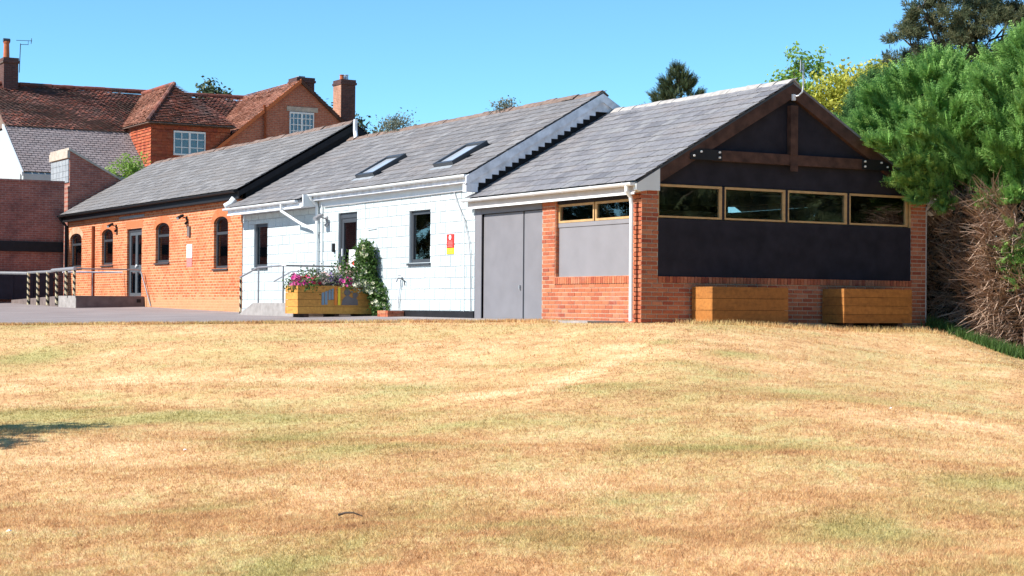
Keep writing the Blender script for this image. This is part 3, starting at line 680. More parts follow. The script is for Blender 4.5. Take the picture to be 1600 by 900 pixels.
    pts = [(-.03, 6.66, 2.55), (-.03, 6.5, 2.3), (-.035, 6.2, 1.95), (-.035, 6.0, 1.5), (-.03, 5.95, 1.1), (-.03, 5.95, .15)]
    MB().tube(pts, .011, 6).build('cable', 'cable_grey', t); MB().tube([(-.02, 6.25, 2.1), (-.02, 6.25, .15)], .008, 6).build('cable', 'white_paint', t)
    MB().tube([(-.02, 10.9, 2.5), (-.02, 10.85, 1.98), (-.02, 10.7, 1.93), (-.02, 10.3, 1.94)], .008, 6).build('cable', 'white_paint', t)
    MB().tube([(2.85, 17.55, 4.66), (2.85, 17.6, 4.85), (2.84, 17.58, 5.02), (2.84, 17.56, 5.15)], .06, 8).build('vent_pipe', 'weathered_white', t)
    MB().box(-.05, -.002, 12.50, 12.58, 1.48, 1.68).build('entry_buzzer', 'black_paint', t)
    return t
white = white_building()

# ------------------------------------------------------------------ orange brick building
def brick_building():
    Y0, Y1 = 18.32, 34.3; XE, ZE, SL = -.24, 3.22, .585; RX = 3.0; RZ = ZE + SL * (RX - XE)
    t = thing('brick_building', 'long orange brick building with arched windows and old slate roof', 'building', (3, 26, .1))
    wins = [(19.33, 20.38, 1.22, 2.60), (23.98, 25.18, 1.46, 2.61), (29.26, 30.42, 1.48, 2.61), (32.63, 33.95, 1.45, 2.58)]
    door = (26.44, 27.84, .49, 2.53); AR = .18
    mb = MB(); sidewall(mb, Y0, Y1, -.2, 3.2, 0, .24, wins + [door])
    for y0, y1, z0, z1 in wins:  # spandrels over the segmental heads
        c, hw, n = (y0 + y1) / 2, (y1 - y0) / 2, 12
        A = [(c + hw * math.cos(math.pi * (1 - i / n)), z1 - AR + AR * math.sin(math.pi * i / n)) for i in range(n + 1)]
        for i in range(n): mb.prism([A[i], A[i + 1], (A[i + 1][0], z1), (A[i][0], z1)], 'x', .0, .24)
    mb.build('wall', 'brick_orange', t)
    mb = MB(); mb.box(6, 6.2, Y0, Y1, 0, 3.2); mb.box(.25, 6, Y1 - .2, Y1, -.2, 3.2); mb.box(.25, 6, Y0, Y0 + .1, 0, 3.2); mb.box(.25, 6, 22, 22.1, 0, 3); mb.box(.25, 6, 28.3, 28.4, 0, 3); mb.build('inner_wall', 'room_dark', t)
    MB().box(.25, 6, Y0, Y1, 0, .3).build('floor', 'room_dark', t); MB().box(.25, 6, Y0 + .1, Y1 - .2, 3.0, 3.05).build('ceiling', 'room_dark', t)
    for i, w in enumerate(wins):
        f = side_window(t, w[0], w[1], w[2], w[3], .07, .07, 'dark_frame', (w[2] + .68 * (w[3] - w[2]),), (), AR)
        c, hw, n = (w[0] + w[1]) / 2, (w[1] - w[0]) / 2, 12; mb = MB()   # brick-on-end arch, one voussoir at a time
        o_, i_ = [], []
        for k in range(n + 1):
            ang = math.pi * (1 - k / n); yy_, zz_ = math.cos(ang), math.sin(ang)
            i_.append((c + (hw + .0) * yy_, w[3] - AR + AR * zz_)); o_.append((c + (hw + .2) * yy_, w[3] - AR + (AR + .22) * zz_))
        for k in range(n): mb.prism([i_[k], i_[k + 1], o_[k + 1], o_[k]], 'x', -.006, .05, random.random())
        mb.build('arch', 'brick_arch' if i < 3 else 'brick_pale', t)
    y0, y1, z0, z1 = door; c = (y0 + y1) / 2
    MB().box(-.004, .05, y0 - .1, y1 + .1, z1 + .02, z1 + .24).build('lintel', 'brick_arch', t)
    mb = MB(); mb.box(.06, .14, y0, y0 + .08, z0, z1); mb.box(.06, .14, y1 - .08, y1, z0, z1); mb.box(.06, .14, y0 + .08, y1 - .08, z1 - .1, z1); fr = mb.build('door_frame', 'dark_frame', t)
    for a, b in ((y0 + .08, c - .004), (c + .004, y1 - .08)):
        mb = MB(); k = .09; mb.box(.07, .12, a, a + k, z0, z1 - .1); mb.box(.07, .12, b - k, b, z0, z1 - .1)
        mb.box(.07, .12, a + k, b - k, z0, z0 + .1); mb.box(.07, .12, a + k, b - k, z1 - .2, z1 - .1); mb.box(.07, .12, a + k, b - k, z0 + .74, z0 + .94)
        d = mb.build('door', 'frame_light', t); MB().box(.09, .098, a + .06, b - .06, z0 + .06, z1 - .15).build('glass_pane', 'glass', d)
        if a < c - .1: MB().box(.02, .07, b - .07, b - .02, 1.36, 1.44).box(.02, .04, b - .2, b - .02, 1.40, 1.44).build('handle', 'sign_white', d)
    # roof
    th = math.atan(SL)
    mb = MB(); mb.prism([(XE, ZE - .005), (RX, RZ - .005), (RX, RZ - .05), (XE, ZE - .05)], 'y', 18.0, Y1 - .04); mb.build('roof_deck', 'black_paint', t)
    mb = MB(); mb.prism([(2 * RX - XE, ZE - .005), (RX, RZ - .005), (RX, RZ - .05), (2 * RX - XE, ZE - .05)], 'y', 18.0, Y1 - .04); mb.build('roof_deck', 'slate_old', t)
    slate_roof(t, 17.97, Y1 - .02, XE - .03, ZE - .018, SL, (RX - XE) / math.cos(th), 'slate_old')
    ridge_tiles(t, 18.0, Y1 - .1, RX, RZ + .01, SL, 'ridge_clay')
    lo = lambda x: 2.7 + .57 * (min(x, 6.0 - x) + .2); hi = lambda x: ZE + SL * (min(x, 6.0 - x) - XE) - .045
    MB().prism([(.0, lo(0)), (3.0, lo(3.0)), (6.0, lo(6.0)), (6.0, hi(6.0)), (3.0, hi(3.0)), (0, hi(0))], 'y', 18.10, 18.3).build('gable_wall', 'black_paint', t)
    for s in (0, 1):
        P = lambda x: x if s == 0 else 2 * RX - x
        zt = lambda x: ZE + SL * (x - XE)
        MB().prism([(P(XE), ZE - .01), (P(RX), RZ - .01), (P(RX), RZ - .22), (P(XE), ZE - .2)], 'y', 18.0, 18.03).build('bargeboard', 'black_paint', t)
    gutter(t, 18.05, Y1 - .02, -.3, 3.19, 'black_paint', .06)
    MB().box(-.21, -.18, 18.05, Y1, 2.98, 3.2).box(-.18, .0, 18.06, Y1, 2.985, 3.0).build('fascia', 'black_paint', t)
    MB().tube([(-.3, 34.2, 3.14), (-.2, 34.2, 3.0), (-.07, 34.2, 2.85), (-.07, 34.2, .3)], .05, 8).build('downpipe', 'black_paint', t)
    MB().tube([(-.05, 31.2, 2.75), (-.05, 31.2, 2.0), (-.05, 31.2, .3)], .05, 8).build('drainpipe', 'rust_pipe', t)
    MB().box(-.015, .0, 26.2, 28.6, 2.86, 2.93).build('faded_board', 'lead', t)
    MB().box(-.05, .0, 22.18, 22.36, 2.14, 2.42).build('meter_box', 'concrete_dark', t)
    return t
brick = brick_building()

# ------------------------------------------------------------------ shaded boundary wall with lean-to block
t = thing('boundary_wall', 'tall shaded dark brick wall at the far left behind the ramp', 'wall', (-3, 34.6, .3))
MB().box(-12, -.06, 34.5, 34.75, -.2, 4.3).build('wall', 'brick_dark', t)
MB().box(-12, -.06, 34.46, 34.78, 4.3, 4.38).build('coping', 'brick_dark', t)
MB().box(-12, -.1, 34.38, 34.5, 1.98, 2.32).build('ledge', 'black_paint', t)
t = thing('lean_to', 'dark brick lean-to with sloping top and grey clad side panel', 'building', (1.2, 35.5, .3))
MB().prism([(.12, .3), (4.6, .3), (4.6, 3.05), (.12, 5.42)], 'y', 34.5, 36.7).build('wall', 'brick_dark', t)
MB().prism([(.06, 5.44), (4.7, 3.0), (4.7, 3.06), (.06, 5.52)], 'y', 34.44, 36.75).build('coping', 'stone', t)
for i in range(6):
    for j in range(4): MB().box(.085, .118, 34.56 + i * .36, 34.56 + i * .36 + .345, 4.36 + j * .2, 4.36 + j * .2 + .19, random.random()).build('cladding_panel', 'lead', t)
MB().box(.03, .118, 34.5, 36.75, 5.18, 5.43).build('stone_band', 'stone', t)
t = thing('yard_gate', 'dark blue-black timber gates under the shaded brick wall', 'gate', (-3, 34.2, .3))
for i in range(9): MB().box(-6.4 + i * .66, -6.4 + i * .66 + .645, 34.22 + .01 * (i % 2), 34.28 + .01 * (i % 2), .38, 1.27).build('board', 'gate_paint', t)
MB().box(-6.4, -.4, 34.285, 34.36, 1.0, 1.1).build('rail', 'black_paint', t)

# ------------------------------------------------------------------ farmhouse behind
def tiles(mb, p00, p10, p11, p01, w=.2, g=.16, jit=.012):
    """plain tiles over a planar quad: p00-p10 eave edge, p01-p11 upper edge"""
    p00, p10, p11, p01 = map(Vector, (p00, p10, p11, p01)); L = ((p01 - p00).length + (p11 - p10).length) / 2; n = max(2, int(L / g))
    nrm = (p10 - p00).cross(p01 - p00 if (p01 - p00).length > .1 else p11 - p10).normalized()
    if nrm.z < -.01: nrm = -nrm
    if abs(nrm.z) < .01 and nrm.y > 0: nrm = -nrm
    for i in range(n):
        a, b = p00.lerp(p01, i / n), p10.lerp(p11, i / n); a2, b2 = p00.lerp(p01, min(1, (i + 1.25) / n)), p10.lerp(p11, min(1, (i + 1.25) / n))
        k = max(1, int((b - a).length / w)); o = (.5 / k if i % 2 else 0)
        for j in range(-1 if o else 0, k):
            u0, u1 = max(0, j / k + o), min(1, (j + 1) / k + o)
            if u1 - u0 < .02 / max(.1, (b - a).length): continue
            c_ = a.lerp(b, (u0 + u1) / 2); h0 = .022 + random.random() * jit + (jit * .6 * (1 + math.sin(c_.x * 1.7 + c_.z * 1.1) * math.sin(c_.z * 2.3 - c_.x * .6 + c_.y))); h1 = .004; s0 = random.gauss(0, jit * .3); u1 -= .004 * (1 if u1 < 1 else 0)
            q = [a.lerp(b, u0) + nrm * h0, a.lerp(b, u1) + nrm * (h0 + s0), a2.lerp(b2, u1) + nrm * h1, a2.lerp(b2, u0) + nrm * h1]
            d = nrm * .014
            mb.add([v - d for v in q[:2]] + q, [(2, 3, 4, 5), (0, 1, 3, 2)], random.random() * .98 + .01)
def front_window(parent, x0, x1, z0, z1, y, nl, rows, cols):
    """white casement in a wall that faces -Y"""
    mb = MB(); k = .07
    mb.box(x0, x1, y - .03, y + .03, z1 - k, z1).box(x0, x1, y - .05, y + .03, z0, z0 + k)
    W = (x1 - x0)
    for i in range(nl + 1):
        xc = x0 + W * i / nl; mb.box(max(x0, xc - k * .6), min(x1, xc + k * .6), y - .028, y + .028, z0 + k, z1 - k)
    for i in range(nl):
        a = x0 + W * i / nl; w = W / nl
        for c in range(1, cols): mb.box(a + w * c / cols - .016, a + w * c / cols + .016, y - .02, y + .02, z0 + k, z1 - k)
    for r in range(1, rows): z = z0 + (z1 - z0) * r / rows; mb.box(x0 + k, x1 - k, y - .018, y + .018, z - .016, z + .016)
    f = mb.build('window', 'white_paint', parent); MB().box(x0 + .03, x1 - .03, y + .004, y + .01, z0 + .03, z1 - .03).build('glass_pane', 'glass', f)
    MB().box(x0 + .03, x1 - .03, y + .1, y + .12, z0 + .03, z1 - .03).build('blind', 'lead', f)
    return f
def farmhouse():
    t = thing('farmhouse', 'old red tiled farmhouse with chimneys rising behind the brick building', 'house', (7, 47, .4))
    # main range: ridge along X at y=50
    MB().box(1.2, 13, 46.2, 53.5, 0, 5.2).build('wall', 'white_render', t)
    rf = MB(); E0, E1 = (1.0, 46.9, 7.38), (13, 46.9, 7.38); Rg0, Rg1 = (1.0, 50, 9.42), (13, 50, 9.55)
    tiles(rf, E0, E1, Rg1, Rg0, .19, .14, .042); roof = rf.build('roof', 'clay_tile', t, kind='stuff')
    MB().prism([(46.9, 7.33), (50, 9.38), (53.1, 7.33)], 'x', 1.05, 12.95).build('roof_body', 'ridge_clay', t)
    mb = MB()
    for i in range(26): mb.tube([(1.0 + i * .46, 50, 9.43 + .005 * i), (1.44 + i * .46, 50, 9.435 + .005 * i)], .1 + random.uniform(-.01, .01), 8)
    mb.build('ridge', 'clay_tile', t)
    # slate catslide below the tiles
    sr = MB(); tiles(sr, (1.0, 44.0, 5.36), (6.3, 44.0, 5.36), (6.3, 46.95, 7.36), (1.0, 46.95, 7.36), .25, .17, .006); sr.build('slate_roof', 'slate_house', t, kind='stuff')
    MB().prism([(44.0, 5.28), (46.95, 7.28), (46.95, 5.0), (44.0, 5.0)], 'x', 1.02, 6.3).build('catslide_body', 'white_render', t)
    MB().box(1.02, 6.1, 44.25, 46.2, 0, 5.0).build('wall', 'white_render', t)
    MB().prism([(43.9, 5.18), (43.9, 5.34), (47.0, 7.45), (47.0, 7.28)], 'x', .93, 1.0).build('bargeboard', 'white_paint', t)
    MB().prism([(44.25, 0), (44.25, 5.3), (47, 7.2), (53, 7.2), (53, 0)], 'x', .96, 1.015).build('end_wall', 'white_render', t)
    # hipped tile-hung wing
    x0, x1, yf, ze, xa, za, ya = 6.12, 9.46, 44, 7.62, 7.6, 9.36, 45.6
    MB().box(x0, x1, yf, 48, 0, ze).build('wing_core', 'brick_house', t)
    w = MB(); hole = (7.02, 8.40, 6.27, 7.30)
    for i in range(20):
        z = 5.2 + i * .125
        for r in cut([(x0, x1, z, min(z + .125, ze))], [hole]):
            k = max(1, int((r[1] - r[0]) / .18))
            for j in range(k):
                a = r[0] + (r[1] - r[0]) * j / k; b = r[0] + (r[1] - r[0]) * (j + 1) / k - .006; dy = .035 + random.random() * .012
                w.add([(a, yf - dy, r[2]), (b, yf - dy, r[2]), (b, yf - .01, r[3]), (a, yf - .01, r[3])], [(0, 1, 2, 3)], random.random() * .98 + .01)
        k = 11
        for j in range(k):
            a = yf - .03 + 2.6 * j / k; b = a + 2.6 / k - .006; dx = .035 + random.random() * .012
            w.add([(x0 - dx, b, z), (x0 - dx, a, z), (x0 - .01, a, min(z + .125, ze)), (x0 - .01, b, min(z + .125, ze))], [(0, 1, 2, 3)], random.random() * .98 + .01)
    w.build('hung_tiles', 'tile_hung', t, kind='stuff')
    front_window(t, 7.04, 8.38, 6.29, 7.28, yf - .04, 2, 3, 2)
    rf = MB(); o = .22
    A, B, Cc = (x0 - o, yf - o, ze - .05), (x1 + o, yf - o, ze - .05), (xa, ya, za)
    tiles(rf, A, B, (xa + .04, ya, za), (xa - .04, ya, za), .17, .13, .035)
    rf.build('roof', 'clay_tile', t, kind='stuff')
    rf = MB(); tiles(rf, (x0 - o, 47.2, ze - .05), A, (xa, ya, za), (xa, 49.6, za), .17, .13, .02); rf.build('roof', 'clay_tile_sunlit', t, kind='stuff')
    mb = MB(); mb.add([(x0 - o, yf - o, ze - .09), (x1 + o, yf - o, ze - .09), (x1 + o, 49, ze - .09), (x0 - o, 49, ze - .09), (xa, ya, za - .03), (xa, 49.8, za - .03)], [(0, 1, 4), (1, 2, 5, 4), (2, 3, 5), (3, 0, 4, 5), (0, 3, 2, 1)]); mb.build('roof_body', 'ridge_clay', t)
    hp = MB()
    for i in range(13):
        p, q = Vector(A).lerp(Vector(Cc), i / 13), Vector(A).lerp(Vector(Cc), (i + .95) / 13); hp.tube([p + Vector((0, 0, .05)), q + Vector((0, 0, .07))], .09, 6, .07, random.random())
    hp.tube([(xa, ya, za + .02), (xa, 49.6, za + .02)], .1, 8); hp.build('hip_tiles', 'clay_tile', t)
    MB().box(x0 - .1, x1 + .1, yf - .1, yf - .045, ze - .14, ze - .06).build('eave_board', 'rafter_wood', t)
    # gabled brick wing
    ax, az, ey = 12.55, 9.72, 43.9
    gl, gr = 7.6, 15.6; zl = 5.66; zr = 7.2
    MB().prism([(gl, 3), (15.3, 3), (15.3, 7.45), (ax, az - .1), (gl, zl - .1)], 'y', 44, 50).build('gable_wall', 'brick_house', t)
    front_window(t, 12.07, 13.17, 7.30, 8.36, 43.97, 2, 4, 3)
    MB().box(11.95, 13.35, 43.97, 44.0, 8.38, 8.58).build('lintel', 'stone', t)
    rf = MB(); tiles(rf, (gl, 50, zl), (gl, 43.85, zl), (ax, 43.85, az), (ax, 50.2, az), .18, .14, .02); rf.build('roof', 'clay_tile_sunlit', t, kind='stuff')
    rf = MB(); tiles(rf, (15.6, 43.85, zr), (15.6, 50, zr), (ax, 50.2, az), (ax, 43.85, az), .18, .14, .02); rf.build('roof', 'clay_tile', t, kind='stuff')
    MB().prism([(gl, zl - .17), (gl, zl), (ax, az + .03), (ax, az - .14)], 'y', 43.86, 43.95).build('verge', 'brick_arch', t)
    MB().prism([(15.6, zr - .17), (15.6, zr), (ax, az + .03), (ax, az - .14)], 'y', 43.86, 43.95).build('verge', 'rafter_wood', t)
    MB().tube([(10.95, 43.9, 5.6), (10.95, 43.9, 8.3), (10.9, 43.86, 8.55)], .06, 8).build('downpipe', 'rust_pipe', t)
    # chimneys
    def chimney(x0, x1, y0, y1, z0, z1, mat):
        c = MB().box(x0, x1, y0, y1, z0, z1 - .22).build('chimney', mat, t)
        MB().box(x0 - .05, x1 + .05, y0 - .05, y1 + .05, z1 - .22, z1 - .12).box(x0 - .02, x1 + .02, y0 - .02, y1 + .02, z1 - .12, z1).build('cap', mat, c); return c
    def pot(c, x, y, z, h, mat='terracotta', r=.13): MB().tube([(x, y, z), (x, y, z + h * .9)], r, 12, r * .85).tube([(x, y, z + h * .9), (x, y, z + h)], r * 1.05, 12).build('chimney_pot', mat, c)
    c = chimney(1.62, 2.22, 49.6, 50.4, 8.2, 10.5, 'brick_chimney'); pot(c, 1.82, 50, 10.5, .72)
    MB().tube([(1.68, 50.0, 11.26), (1.96, 50.0, 11.26)], .09, 8).build('pot_cowl', 'dark_frame', c)
    MB().tube([(2.26, 49.6, 9.9), (2.3, 49.6, 11.12)], .018, 6).tube([(2.3, 49.6, 11.08), (2.62, 49.6, 11.1)], .012, 5).tube([(2.12, 49.6, 11.24), (2.78, 49.6, 11.27)], .012, 5).tube([(2.62, 49.6, 11.08), (2.62, 49.6, 11.26)], .01, 5).tube([(2.74, 49.6, 11.14), (2.76, 49.6, 11.38)], .014, 5).build('aerial', 'dark_frame', c)
    c = chimney(13.05, 13.85, 45.5, 46.4, 7.5, 10.05, 'brick_chimney'); MB().box(13.2, 13.5, 45.7, 46.0, 10.05, 10.13).build('chimney_cover', 'lead', c)
    c = chimney(14.62, 15.28, 44.4, 45.2, 6.0, 9.95, 'brick_chimney'); MB().box(14.6, 14.619, 44.4, 45.2, 7, 9.72).build('painted_lit_face', 'brick_chimney_sunlit', c)  # sunlight painted on as a lighter brick skin
    pot(c, 14.82, 44.8, 9.95, .24, 'terracotta', .1); pot(c, 15.05, 44.85, 9.95, .26, 'galvanised', .1)
    return t
farm = farmhouse()

# ------------------------------------------------------------------ timber boxes in front of the gable
def crate(label, x0, x1, y0, y1, z0, z1, mat, n, group=None, side_mat=None):
    t = thing('timber_planter', label, 'planter', ((x0 + x1) / 2, (y0 + y1) / 2, z0), group)
    h = (z1 - z0 - .04) / n; th = .035
    for i in range(n):
        a = z0 + .04 + i * h; b = a + h - .006; j = random.gauss(0, .002)
        MB().box(x0 + .0, x1, y0 + j, y0 + th + j, a, b).build('plank', mat, t)
        MB().box(x0 + j, x1 - j, y1 - th, y1, a, b).build('plank', mat, t)
        for xs in (x0 + .004, x1 - th - .004): MB().box(xs + j, xs + th + j, y0 + th + .003, y1 - th - .003, a, b).build('plank', mat, t)
    MB().box(x0 + .045, x1 - .045, y0 + .045, y1 - .045, z0 + .05, z1 - .12).build('soil', 'soil', t)
    for f in (.12, .5, .85): MB().box(x0 + (x1 - x0) * f - .05, x0 + (x1 - x0) * f + .05, y0 + .04, y1 - .03, z0 - .08, z0 + .039).build('bearer', 'rafter_wood', t)
    return t
b1 = crate('brown timber box planter against the gable wall, nearer the white downpipe', 1.0, 2.62, -.66, -.07, -.02, .62, 'box_timber', 3, 'empty timber boxes under the gable')
b2 = crate('brown timber box planter against the gable wall, nearer the conifer hedge', 3.87, 5.46, -.66, -.07, -.03, .62, 'box_timber', 4, 'empty timber boxes under the gable')
for b, (xa, xb) in ((b1, (1.0, 2.62)), (b2, (3.87, 5.46))): MB().box(xa + .012, xb - .012, -.62, -.11, .57, .605).build('lid', 'box_timber', b)

# ------------------------------------------------------------------ flower planter by the white building
PZ = .03
pl = crate('golden timber flower planter with painted picture beside the white building', -1.90, -.03, 10.2, 10.88, PZ, .68, 'planter_timber', 4)
YF = 10.196
def paint(pts, mat, d=.004): MB().prism(pts, 'y', YF - d, YF + .002).build('painted_mark', mat, pl)
PX = lambda u: -1.9 + (u - 466) / (590 - 466) * 1.86; PZv = lambda v: .67 - (v - 446) / (491.5 - 446) * .62
for i, (a, b, tp, bt) in enumerate([(503, 507, 457, 476), (508, 512, 455, 475.5), (513.5, 517, 453, 468), (518, 521.5, 451, 467.5)]):
    paint([(PX(a), PZv(bt)), (PX(b), PZv(bt)), (PX(b), PZv(tp - 1.2)), (PX(a), PZv(tp))], 'paint_blue')
paint([(PX(523), PZv(476)), (PX(527), PZv(476)), (PX(527), PZv(448)), (PX(523), PZv(448))], 'paint_orange'); paint([(PX(528.5), PZv(476)), (PX(532), PZv(476)), (PX(532), PZv(448)), (PX(528.5), PZv(448))], 'sign_yellow')
def disc(u, v, r): return [(PX(u) + r * math.cos(a), PZv(v) + r * math.sin(a)) for a in np.linspace(0, 2 * math.pi, 14, endpoint=False)]
paint(disc(543, 456, .075), 'paint_grey'); paint(disc(555.5, 460.5, .06), 'paint_grey')
paint([(PX(534), PZv(476)), (PX(560), PZv(476)), (PX(559.5), PZv(468)), (PX(557), PZv(465)), (PX(549), PZv(464)), (PX(545), PZv(461)), (PX(540), PZv(462)), (PX(536), PZv(467))], 'paint_grey', .005)

# ------------------------------------------------------------------ plants
def frame_from(d):
    """(N,3) unit dirs -> (N,3,3) rotation with columns (dir, side, normal), random roll"""
    n = len(d); r = RNG.normal(size=(n, 3)); s = np.cross(d, r); s /= np.linalg.norm(s, axis=1, keepdims=True) + 1e-9
    return np.stack([d, s, np.cross(d, s)], 2)
def scatter(name, tv, tf, pos, dirs, size, rnd, mat, parent, smoothf=False, kind=None):
    d = dirs / (np.linalg.norm(dirs, axis=1, keepdims=True) + 1e-9); Rm = frame_from(d); n, k = len(pos), len(tv)
    V = np.einsum('nij,kj->nki', Rm, tv) * size[:, None, None] + pos[:, None, :]
    Fa = (tf[None] + (np.arange(n) * k)[:, None, None]).reshape(-1, tf.shape[1])
    org = ORG[parent.name] if parent else (0, 0, 0)
    me = np_mesh(name, V.reshape(-1, 3) - np.array(org), Fa, np.repeat(rnd, len(tf)))
    return link(name, me, mat, parent, org, kind=kind)
def leaf_tpl(kind):
    if kind == 'frond':   # feathery cypress spray
        v, f = [], []
        for i in range(8):
            x = i / 8; w = .22 * (1 - x) + .045
            for s in (-1, 1):
                o = len(v); v += [(x, 0, 0), (x + .12, s * .03, .0), (x + w * 1.1, s * w, -.08 * s * (i % 2) - .05), (x + .05, s * w * .45, .03)]; f.append((o, o + 1, o + 2, o + 3))
        return np.array(v, float), np.array(f)
    if kind == 'leaves':  # loose cluster of broad leaves
        v, f = [], []; r = np.random.default_rng(3)
        for i in range(7):
            c = r.normal(size=3) * .35; d = r.normal(size=3); d /= np.linalg.norm(d); s = np.cross(d, r.normal(size=3)); s /= np.linalg.norm(s)
            o = len(v); v += [c, c + d * .25 + s * .14, c + d * .5, c + d * .25 - s * .14]; f.append((o, o + 1, o + 2, o + 3))
        return np.array(v, float), np.array(f)
    if kind == 'needles':
        v, f = [], []; r = np.random.default_rng(5)
        for i in range(12):
            d = np.array([1, 0, 0]) + r.normal(size=3) * .55; d /= np.linalg.norm(d); s = np.cross(d, r.normal(size=3)); s /= np.linalg.norm(s); c = np.array([r.uniform(0, .5), 0, 0])
            o = len(v); v += [c, c + d * .3 + s * .05, c + d * .62, c + d * .3 - s * .05]; f.append((o, o + 1, o + 2, o + 3))
        return np.array(v, float), np.array(f)
    if kind == 'twig':
        v = [(0, .013, 0), (0, -.013, .004), (.5, -.011, .03), (.5, .011, .03), (1, -.004, -.02), (1, .004, -.02)]; return np.array(v, float), np.array([(0, 1, 2, 3), (3, 2, 4, 5)])
    if kind == 'petal':
        v, f = [], []
        for i in range(5):
            a = i * 2 * math.pi / 5; o = len(v); c, s = math.cos(a), math.sin(a); c2, s2 = math.cos(a + .6), math.sin(a + .6); c3, s3 = math.cos(a - .6), math.sin(a - .6)
            v += [(0, 0, 0), (.15, c3 * .35, s3 * .35), (.2, c * .5, s * .5), (.15, c2 * .35, s2 * .35)]; f.append((o, o + 1, o + 2, o + 3))
        return np.array(v, float), np.array(f)
TPL = {k: leaf_tpl(k) for k in ('frond', 'leaves', 'needles', 'twig', 'petal')}
def rdir(n):
    d = RNG.normal(size=(n, 3)); return d / np.linalg.norm(d, axis=1, keepdims=True)

def trunk(parent, path, r0, r1, limbs=()):
    mb = MB(); mb.tube(path, r0, 9, r1)
    for a, b, r in limbs: mb.tube([a, tuple((Vector(a) + Vector(b)) / 2 + Vector((0, 0, .15))), b], r, 6, r * .3)
    return mb.build('trunk', 'bark', parent)

def cypress(label, x, y, z0, h, rad, n, size, mat='leaf_cypress', low=1.0, group=None, name='conifer_tree', boughs=(), fluff=1.0):
    """dense feathery cypress with plumes; crown starts at height low"""
    t = thing(name, label, 'tree', (x, y, z0), group)
    limbs = []
    plumes = []
    k = 150 if n > 7000 else 100
    for i in range(k):
        f = (i + .5) / k; zz = z0 + low + (h - low) * f ** .9; a = i * 2.399 + random.uniform(-.3, .3)
        prof = rad * (min(1, .72 + 1.2 * f) if f < .25 else 1) * (1 - max(0, f - .25) / .75) ** .62
        rr_ = prof * random.uniform(.78, 1.08)
        tip = np.array([x + rr_ * math.cos(a), y + rr_ * math.sin(a), zz + random.uniform(.15, .5)]); base = np.array([x, y, zz - .35 * rr_]); plumes.append((base, tip))
        if i % 6 == 0: limbs.append((tuple(base), tuple(base * .4 + tip * .6), .05))
    plumes.append((np.array([x, y, z0 + h * .8]), np.array([x, y, z0 + h])))
    for a_, b_ in boughs: plumes.append((np.array(a_), np.array(b_)))
    P, D = [], []
    w = np.array([np.linalg.norm(b - a) for a, b in plumes]); per = np.maximum(20, (n * w / w.sum()).astype(int))
    for (a, b), m_ in zip(plumes, per):
        u = RNG.uniform(.42, 1.0, m_) ** .7; sp = (.30 * (1.05 - u) + .05) * min(np.linalg.norm(b - a), 1.8) * .5 * fluff
        off = rdir(m_) * (RNG.uniform(0, 1, m_) ** .5 * sp)[:, None]
        P.append(a + (b - a) * u[:, None] + off); d0 = (b - a) / np.linalg.norm(b - a)
        D.append(d0 * 1.0 + np.array([0, 0, .35]) + off / (np.linalg.norm(off, axis=1, keepdims=True) + 1e-6) * .55)
    P, D = np.concatenate(P), np.concatenate(D)
    scatter('crown', *TPL['frond'], P, D, size * RNG.uniform(.6, 1.25, len(P)), RNG.uniform(0, 1, len(P)), mat, t)
    trunk(t, [(x, y, z0 - .2), (x + .05, y, z0 + h * .4), (x, y, z0 + h * .92)], .16, .02, limbs)
    return t
def broad(label, x, y, z0, h, blobs, n, size, mat, kind='leaves', group=None, name='tree', tr=.2, gap=.0):
    """crown made of leaf clumps spread through several uneven lobes: blobs = (dx,dy,z,rx,rz)"""
    t = thing(name, label, 'tree', (x, y, z0), group); P, D = [], []; vol = np.array([b[3] ** 2 * b[4] for b in blobs]); per = (n * vol / vol.sum()).astype(int) + 30
    limbs = []
    for b, m_ in zip(blobs, per):
        c = np.array([x + b[0], y + b[1], z0 + b[2]]); sub = max(5, int(m_ / 45)); sc_ = rdir(sub) * (RNG.uniform(.35, 1, sub) ** .5)[:, None] * np.array([b[3], b[3], b[4]])
        idx = RNG.integers(0, sub, m_); cl = RNG.normal(size=(m_, 3)) * np.array([.22, .22, .16]) * min(b[3], b[4]) * .85
        p = c + sc_[idx] + cl; P.append(p); D.append((p - c) + rdir(m_) * .5 * b[3] + np.array([0, 0, .2]))
        limbs.append(((x, y, z0 + b[2] * .55), tuple(c), tr * .35))
        for q in sc_[:4]: limbs.append((tuple(c), tuple(c + q), tr * .14))
    P, D = np.concatenate(P), np.concatenate(D)
    scatter('crown', *TPL[kind], P, D, size * RNG.uniform(.6, 1.3, len(P)), RNG.uniform(0, 1, len(P)), mat, t)
    trunk(t, [(x, y, z0 - .3), (x + .1, y, z0 + h * .4), (x, y, z0 + h * .8)], tr, tr * .2, limbs)
    return t

